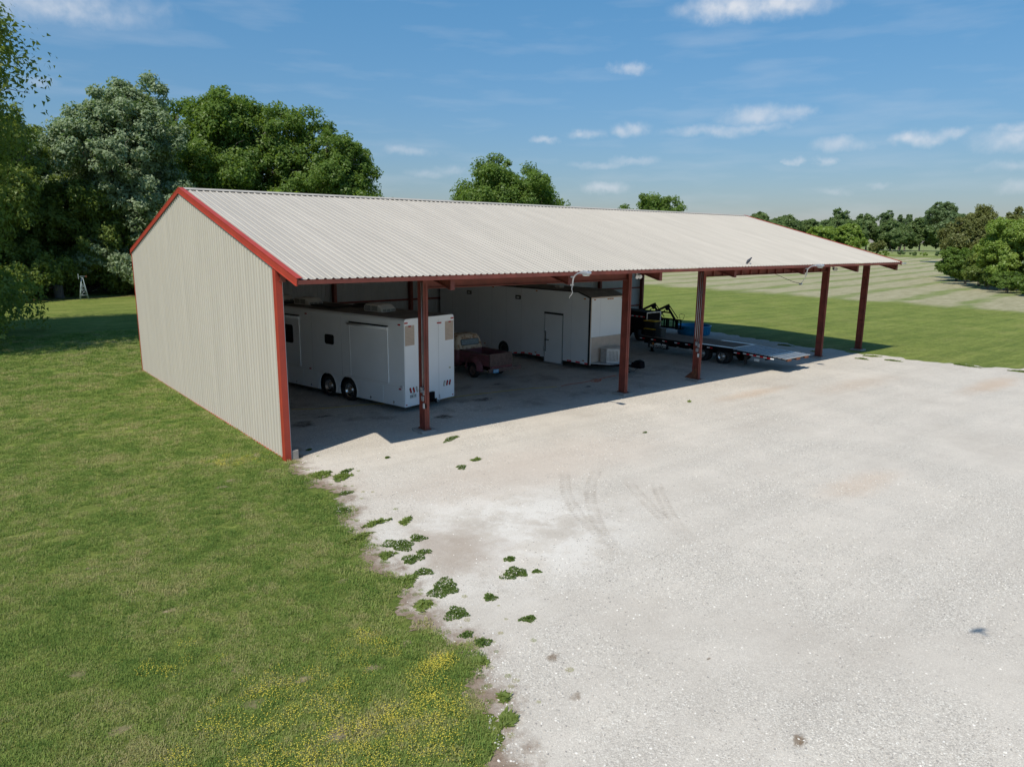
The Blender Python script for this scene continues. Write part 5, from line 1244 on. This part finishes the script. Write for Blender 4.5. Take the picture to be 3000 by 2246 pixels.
o = blob('bare_soil', 4.0, 63.6, 8.5, 1.5, mud_s, 31, z=.01)

# ---- clover and weed patches on the gravel
def leaf_patch(seed, rx, ry, n, hmax, leaf, flowers, stretch=1.):
    rg = np.random.default_rng(seed); a = rg.random(n)*2*np.pi; ph = rg.random(3)*6.28
    f = (1+.22*np.sin(2*a+ph[0])+.2*np.sin(3*a+ph[1])+.13*np.sin(6*a+ph[2])); r = rg.random(n)**.55*f
    P = np.stack([rx*r*np.cos(a), ry*r*np.sin(a), np.abs(rg.normal(size=n))*hmax*.4*np.clip(1.15-r, .15, 1)+.012], 1)
    N = rg.normal(size=(n, 3))*.5; N[:, 2] += 1; N /= np.linalg.norm(N, axis=1, keepdims=True)
    T = np.cross(N, rg.normal(size=(n, 3))); T /= np.linalg.norm(T, axis=1, keepdims=True); B = np.cross(N, T); s = leaf*rg.uniform(.6, 1.3, n)[:, None]
    V = np.stack([P-T*s*.5*stretch, P+B*s*.4, P+T*s*.5*stretch, P-B*s*.4], 1).reshape(-1, 3); V[:, 2] = np.maximum(V[:, 2], .003)
    k = flowers; ia = rg.choice(n, k, replace=False) if k else []
    FV = P[ia]+np.array([0, 0, .03]) if k else np.zeros((0, 3)); return V, np.arange(4*n).reshape(-1, 4), FV
white_fl = mat('clover_flower', (.62, .58, .50), .8)
yellow_fl = mat('yellow_flower', (.60, .50, .05), .7)
def patch(x, y, rx, ry, kind, seed, label, group):
    t = thing('clover_patch' if kind == 'clover' else 'weed_tuft', label, 'clover' if kind == 'clover' else 'weed', (x, y, .008), random.Random(seed).random()*.6, group)
    n = int(4200*rx*ry*3.1)+80 if kind == 'clover' else int(900*rx*ry*3.1)+40
    V, F, FV = leaf_patch(seed, rx, ry, n, .055 if kind == 'clover' else .06, .035 if kind == 'clover' else .06, (int(n*.022) if kind == 'clover' and rx > .15 else 0), 1. if kind == 'clover' else 2.2)
    inst(np_mesh('leaves', V, F, leaf_clover if kind == 'clover' else leaf_hack), 'leaves', t)
    if len(FV):
        b = MB()
        for p in FV:
            q = Vector(p); s = .011; b.add([q+Vector((s, 0, 0)), q+Vector((0, s, 0)), q+Vector((-s, 0, 0)), q+Vector((0, -s, 0)), q+Vector((0, 0, s)), q-Vector((0, 0, s))], [(0,1,4),(1,2,4),(2,3,4),(3,0,4),(1,0,5),(2,1,5),(3,2,5),(0,3,5)])
        b.build('flower_head', white_fl, t)['kind'] = 'stuff'
big = 'large dark clover mat with white flower heads on pale gravel'; med = 'small dark green clover clump on open gravel'; tuf = 'thin pale green weed tuft on the gravel'; gb, gm, gt = 'large clover mats', 'small clover clumps', 'weed tufts'
for i, (x, y, rx, ry, kd) in enumerate(((5.0, -.94, .55, .16, 'c'), (2.41, -1.47, .12, .09, 'c'), (3.62, -3.49, .22, .18, 'c'), (.15, -3.43, .2, .18, 'c'), (-.46, -4.46, .3, .2, 'c'), (.6, -2.25, .35, .3, 'w'), (.25, -1.75, .45, .3, 'w'), (.9, -1.9, .3, .16, 'c'),
        (-.36, -6.92, .36, .38, 'c'), (.13, -6.86, .24, .2, 'c'), (-.48, -7.67, .34, .2, 'c'), (-.15, -7.53, .2, .17, 'c'), (-.61, -8.28, .22, .2, 'c'), (-.66, -9.05, .42, .34, 'c'), (-.99, -9.93, .24, .28, 'c'), (.73, -9.38, .30, .30, 'c'), (1.04, -8.85, .14, .15, 'c'), (1.12, -9.59, .11, .09, 'c'),
        (-.2, -9.84, .18, .14, 'c'), (-.14, -10.82, .18, .12, 'c'), (.93, .62, .14, .08, 'c'), (4.34, -3.19, .25, .1, 'w'), (-1.24, -10.58, .14, .13, 'c'), (-1.17, -10.92, .18, .15, 'c'), (10.56, -4.18, .12, .07, 'c'),
        (-.9, -6.1, .45, .2, 'w'), (-.2, -5.6, .4, .14, 'w'), (.4, -5.9, .3, .12, 'w'), (-.8, -7.2, .2, .2, 'w'), (-1.05, -8.4, .28, .24, 'w'), (-1.3, -9.35, .3, .16, 'w'), (-1.5, -11.3, .14, .14, 'w'), (-1.75, -12.2, .12, .12, 'w'), (-2.0, -12.6, .2, .14, 'w'), (33.2, -1.2, .3, .5, 'w'), (32.6, -2.6, .2, .5, 'w'), (34.2, -5.6, .3, .8, 'w'), (31.8, -1.3, .2, .4, 'w'), (32.2, 1.5, .3, .5, 'w'), (33, 4, .3, .6, 'w'), (34.6, -8.2, .25, 1., 'w'), (15.5, -2.2, .12, .06, 'w'))):
    if x > 30: lb, gr = 'thin weed tuft where gravel meets grass by the last barn posts', 'weed tufts by the last posts'
    elif kd == 'w': lb, gr = ('straggly weeds on gravel by the concrete pier at the gable corner', 'weeds at the gable corner') if y > -3 else ('thin pale green weed tuft along the ragged lawn edge', 'weed tufts along the lawn edge')
    elif rx >= .5: lb, gr = 'long narrow clover strip on gravel before the first red post', None
    elif rx >= .40: lb, gr = 'largest dark clover mat with white flower heads, near the lawn edge', None
    elif x > .7 and y < -9 and rx >= .28: lb, gr = 'flowering clover mat standing alone out on the pale gravel', None
    elif rx >= .28: lb, gr = 'wide dark clover mat on gravel beside the lawn', 'wide clover mats beside the lawn'
    elif y > 0: lb, gr = 'tiny clover sprig in the shade just inside the barn', None
    elif x > 9: lb, gr = 'lone small clover clump far out on the open gravel', None
    elif y > -4: lb, gr = 'small clover clump on gravel between the gable corner and tyre tracks', 'small clover clumps before the barn'
    elif x > .7: lb, gr = 'small clover clump next to the lone flowering mat', 'small clumps by the lone mat'
    else: lb, gr = 'small dark clover clump near the ragged lawn edge', 'small clover clumps near the lawn'
    patch(x, y, rx*.78, ry*.78, 'clover' if kd == 'c' else 'weed', 300+i, lb, gr)

# ---- grass and flowers: scattered tufts (too many to count)
def grass_mat(name, c1, c2, c3):
    m = bpy.data.materials.new(name); m.use_nodes = True; nt = m.node_tree; N = nt.nodes; L = nt.links; N.clear()
    out = N.new('ShaderNodeOutputMaterial'); g = N.new('ShaderNodeNewGeometry'); oi = N.new('ShaderNodeObjectInfo')
    nz = N.new('ShaderNodeTexNoise'); nz.inputs['Scale'].default_value = .55; nz.inputs['Detail'].default_value = 8; nz.inputs['Roughness'].default_value = .72; L.new(g.outputs['Position'], nz.inputs['Vector'])
    ad = N.new('ShaderNodeMath'); ad.operation = 'MULTIPLY_ADD'; L.new(oi.outputs['Random'], ad.inputs[0]); ad.inputs[1].default_value = .26; L.new(nz.outputs[0], ad.inputs[2])
    cr = N.new('ShaderNodeValToRGB'); e = cr.color_ramp.elements; e.new(.6)
    for i, (p, c) in enumerate(((.48, c1), (.63, c2), (.80, c3))): e[i].position = p; e[i].color = (*c, 1)
    L.new(ad.outputs[0], cr.inputs[0])
    df = N.new('ShaderNodeBsdfDiffuse'); tr = N.new('ShaderNodeBsdfTranslucent'); L.new(cr.outputs[0], df.inputs[0]); L.new(cr.outputs[0], tr.inputs[0])
    mx = N.new('ShaderNodeMixShader'); mx.inputs[0].default_value = .42; L.new(df.outputs[0], mx.inputs[1]); L.new(tr.outputs[0], mx.inputs[2]); L.new(mx.outputs[0], out.inputs[0]); return m
gmat = grass_mat('grass_blades', (.19, .29, .072), (.31, .395, .105), (.48, .45, .21))
def tuft_mesh(name, seed, n, rad, h, wd, m):
    rg = np.random.default_rng(seed); a = rg.random(n)*2*np.pi; r = rad*np.sqrt(rg.random(n)); P = np.stack([r*np.cos(a), r*np.sin(a), np.zeros(n)], 1)
    d = rg.random(n)*2*np.pi; D = np.stack([np.cos(d), np.sin(d), np.zeros(n)], 1); S = np.stack([-np.sin(d), np.cos(d), np.zeros(n)], 1)
    hh = h*rg.uniform(.5, 1.2, n)[:, None]; ln = rg.uniform(.2, .9, n)[:, None]; w = wd*rg.uniform(.7, 1.3, n)[:, None]; Z = np.array([0, 0, 1.])
    V = np.stack([P-S*w, P+S*w, P+D*hh*ln*.35+Z*hh*.6+S*w*.8, P+D*hh*ln*.35+Z*hh*.6-S*w*.8, P+D*hh*ln+Z*hh*(1-.3*ln)], 1).reshape(-1, 3)
    i = np.arange(n)*5; F = np.concatenate([np.stack([i, i+1, i+2], 1), np.stack([i, i+2, i+3], 1), np.stack([i+3, i+2, i+4], 1)]); return np_mesh(name, V, F, m)
def scatter(name, src, P, rot, scl, label, cat):
    me = bpy.data.meshes.new(name); me.vertices.add(len(P)); me.vertices.foreach_set('co', P.astype(np.float32).ravel())
    for nm, ar in (('rz', rot), ('sc', scl)): at = me.attributes.new(nm, 'FLOAT', 'POINT'); at.data.foreach_set('value', ar.astype(np.float32))
    me.materials.append(src.data.materials[0])
    o = bpy.data.objects.new(name, me); COL.objects.link(o); tag(o, label, cat, None, 'stuff')
    ng = bpy.data.node_groups.new(name, 'GeometryNodeTree'); ng.interface.new_socket('Geometry', in_out='INPUT', socket_type='NodeSocketGeometry'); ng.interface.new_socket('Geometry', in_out='OUTPUT', socket_type='NodeSocketGeometry')
    N = ng.nodes; L = ng.links; gi = N.new('NodeGroupInput'); go = N.new('NodeGroupOutput'); ip = N.new('GeometryNodeInstanceOnPoints'); ob = N.new('GeometryNodeObjectInfo'); ob.inputs['Object'].default_value = src; ob.transform_space = 'ORIGINAL'
    def na(n_):
        a = N.new('GeometryNodeInputNamedAttribute'); a.data_type = 'FLOAT'; a.inputs['Name'].default_value = n_; return a.outputs['Attribute']
    cx = N.new('ShaderNodeCombineXYZ'); L.new(na('rz'), cx.inputs['Z'])
    L.new(gi.outputs[0], ip.inputs['Points']); L.new(ob.outputs['Geometry'], ip.inputs['Instance']); L.new(cx.outputs[0], ip.inputs['Rotation']); L.new(na('sc'), ip.inputs['Scale']); L.new(ip.outputs[0], go.inputs[0])
    md = o.modifiers.new('scatter', 'NODES'); md.node_group = ng; return o
def build_grass():
    rg = np.random.default_rng(77)
    srcs = []
    for i, (n, rad, h, w) in enumerate(((90, .12, .040, .0040), (80, .12, .056, .0042), (100, .11, .030, .0045))):
        me = tuft_mesh('grass_tuft', i, n, rad, h, w, gmat); o = inst(me, 'grass_tuft', None, (-3.2-.3*i, -8-.4*i, 0)); tag(o, 'tuft of short mown lawn grass', 'grass', None, 'stuff'); srcs.append(o)
    # candidate points, denser near the camera
    pts = []
    for (x0, x1, y0, y1, dens) in ((-13, 0.2, -14.5, -4, 95), (-14, 0.2, -4, 6, 60), (-16, 0, 6, 18, 26), (-18, 6, 18, 34, 10)):
        n = int((x1-x0)*(y1-y0)*dens); pts.append(np.stack([rg.uniform(x0, x1, n), rg.uniform(y0, y1, n)], 1))
    P = np.concatenate(pts); s = border_dist(P)
    wob = .22*np.sin(P[:, 0]*3.1+P[:, 1]*2.3)+.15*np.sin(P[:, 0]*7.3-P[:, 1]*5.1)+rg.normal(size=len(P))*.13
    keep = (s < .02+wob*.9) & ~((P[:, 0] > -.06) & (P[:, 1] > -.1) & (P[:, 1] < 17.6))
    # bare, worn spots
    BARE = [(-1.78, -.76, .32, .16), (-2.15, -1.1, .2, .12), (-4.5, -10.21, .22, .13), (-6.06, -9.66, .18, .1), (-3.8, -10.08, .16, .1), (-3.92, -11.47, .2, .17), (-2.13, -10.19, .17, .1), (-2.85, -10.46, .2, .1), (-4.77, -6.85, .14, .08), (-6.29, -7.94, .15, .1), (-4.42, -9.25, .14, .08), (-1.94, -7.65, .16, .1), (-.75, -.55, .3, .2), (-.45, 1.1, .2, .3), (-5.5, -4.2, .15, .1), (-2.6, -4.9, .17, .1)]
    bare_s = soft('bare_earth', (.36, .29, .19), .8, 2.)
    for i, (bx, by, ra, rb_) in enumerate(BARE):
        ra *= .75; rb_ *= .75; blob('bare_patch', bx, by, ra*1.4, rb_*1.4, bare_s, 500+i); dd = np.hypot((P[:, 0]-bx)/ra, (P[:, 1]-by)/rb_)
        keep &= ~(rg.random(len(P)) < np.clip(1.5-dd, 0, .93))
    # thin spots
    th = np.sin(P[:, 0]*1.9+1.3)*np.sin(P[:, 1]*1.7+.4)+.6*np.sin(P[:, 0]*4.3+P[:, 1]*3.7)
    keep &= ~((th > 1.15) & (rg.random(len(P)) < .35)); P = P[keep]; s = s[keep]
    far_ = np.clip((P[:, 1]+4)/30, 0, 1)
    big_ = np.where((s > -.5) & (rg.random(len(P)) < .5), 1.35, 1.0)
    sc = rg.uniform(.75, 1.25, len(P))*(1+1.1*far_)*big_; ix = rg.integers(0, 3, len(P)); Z = np.zeros((len(P), 1))
    for i in range(3):
        q = ix == i; scatter('lawn_grass', srcs[i], np.concatenate([P[q], Z[q]], 1), rg.random(q.sum())*6.28, sc[q], 'short mown grass blades of the lawn', 'grass')
    # sparse sprigs creeping onto the gravel
    n = 16000; A = np.stack([rg.uniform(-3.2, 3, n), rg.uniform(-13, 0, n)], 1); sa = border_dist(A)
    k = (sa > 0) & (rg.random(n) < np.exp(-sa*3.2)*.34); A = A[k]
    scatter('sprig_grass', srcs[2], np.concatenate([A, np.full((len(A), 1), .008)], 1), rg.random(len(A))*6.28, rg.uniform(.15, .6, len(A))**1.0, 'sparse sprigs of grass creeping onto the gravel', 'grass')
    # grass along the gable base
    n = 900; y = rg.uniform(.4, 17.2, n); A = np.stack([-.07-np.abs(rg.normal(size=n))*.10, y, np.zeros(n)], 1)
    scatter('wall_grass', srcs[1], A, rg.random(n)*6.28, rg.uniform(.6, 1.35, n), 'longer grass along the foot of the gable wall', 'grass')
    # yellow flowers in drifts
    b = MB()
    for k in range(20):
        a = rg.random()*6.28; r = .16*math.sqrt(rg.random()); q = Vector((r*math.cos(a), r*math.sin(a), .05+.035*rg.random())); s_ = .0075
        b.add([q+Vector((s_, 0, 0)), q+Vector((0, s_, .002)), q+Vector((-s_, 0, 0)), q+Vector((0, -s_, .002)), q+Vector((0, 0, s_*.8))], [(0, 1, 4), (1, 2, 4), (2, 3, 4), (3, 0, 4)])
    fs = b.build('flower_sprig', yellow_fl); fs.location = (-3.6, -11.4, 0); tag(fs, 'sprig of tiny yellow flowers in the lawn', 'flowers', None, 'stuff')
    C = [(-3.9, -11.5, 1.1, 54), (-5.4, -10.9, .8, 40), (-2.6, -11.7, .7, 48), (-2.7, -9.9, .35, 24), (-2.1, -11.0, .3, 34), (-5.2, -8.4, .35, 9), (-4.6, -11.9, .8, 60), (-3.2, -12.4, .9, 60), (-3.6, -10.6, .5, 18), (-1.1, .8, .6, 26), (-4.3, -10.2, .8, 30)]
    Q = np.concatenate([np.stack([rg.normal(x, r_*.7, n), rg.normal(y, r_*.5, n)], 1) for x, y, r_, n in C]); Q = Q[border_dist(Q) < -.1]; Q = Q[~((Q[:, 0] > -.1) & (Q[:, 1] > 0))]
    scatter('yellow_flowers', fs, np.concatenate([Q, np.zeros((len(Q), 1))], 1), rg.random(len(Q))*6.28, rg.uniform(.7, 1.2, len(Q)), 'drifts of tiny yellow flowers in the lawn', 'flowers')
build_grass()

# ---- loose crushed stone lying on the packed yard (too many to count)
def build_stones():
    rg = np.random.default_rng(9)
    m = bpy.data.materials.new('crushed_stone'); m.use_nodes = True; nt = m.node_tree; N = nt.nodes; L = nt.links; b = N['Principled BSDF']; b.inputs['Roughness'].default_value = .9; b.inputs['Specular IOR Level'].default_value = .2
    oi = N.new('ShaderNodeObjectInfo'); cr = N.new('ShaderNodeValToRGB'); e = cr.color_ramp.elements; e.new(.5); e.new(.9)
    for i, (p, c) in enumerate(((0., (.28, .265, .25)), (.35, (.47, .45, .41)), (.8, (.60, .57, .52)), (1., (.80, .78, .73)))): e[i].position = p; e[i].color = (*c, 1)
    L.new(oi.outputs['Random'], cr.inputs[0]); L.new(cr.outputs[0], b.inputs['Base Color'])
    srcs = []
    for k in range(2):
        bm = bmesh.new(); bmesh.ops.create_icosphere(bm, subdivisions=1, radius=1.)
        for v in bm.verts:
            v.co *= rg.uniform(.7, 1.2); v.co.z *= .6; v.co.x *= 1.25
        me = bpy.data.meshes.new('loose_stone'); bm.to_mesh(me); bm.free(); me.materials.append(m)
        o = inst(me, 'loose_stone', None, (2.+k, -12., .012), (0, 0, k), (.015, .015, .015)); tag(o, 'loose pale stone lying on the gravel yard', 'stone', None, 'stuff'); srcs.append(o)
    P = []
    for (x0, x1, y0, y1, dens) in ((-3, 13, -18, -9, 330), (-1, 18, -9, -3, 150), (0, 22, -3, 3, 110), (18, 34, -10, 2, 45), (0, 34, 3, 10, 30)):
        n = int((x1-x0)*(y1-y0)*dens); q = np.stack([rg.uniform(x0, x1, n), rg.uniform(y0, y1, n)], 1)
        f = np.sin(q[:, 0]*.9+1.1*np.sin(q[:, 1]*.7))*np.sin(q[:, 1]*1.1+.8*np.sin(q[:, 0]*.5))      # drifts of loose stone between packed lanes
        P.append(q[rg.random(n) < np.clip(.45+.45*f, .08, 1)])
    P = np.concatenate(P); P = P[border_dist(P) > .15]; n = len(P); ix = rg.integers(0, 2, n)
    sc = .006+.011*rg.random(n)**2.2
    for k in range(2):
        q = ix == k; scatter('loose_gravel', srcs[k], np.concatenate([P[q], np.full((q.sum(), 1), .010)], 1), rg.random(q.sum())*6.28, sc[q], 'loose crushed stone strewn over the packed gravel yard', 'gravel')
build_stones()
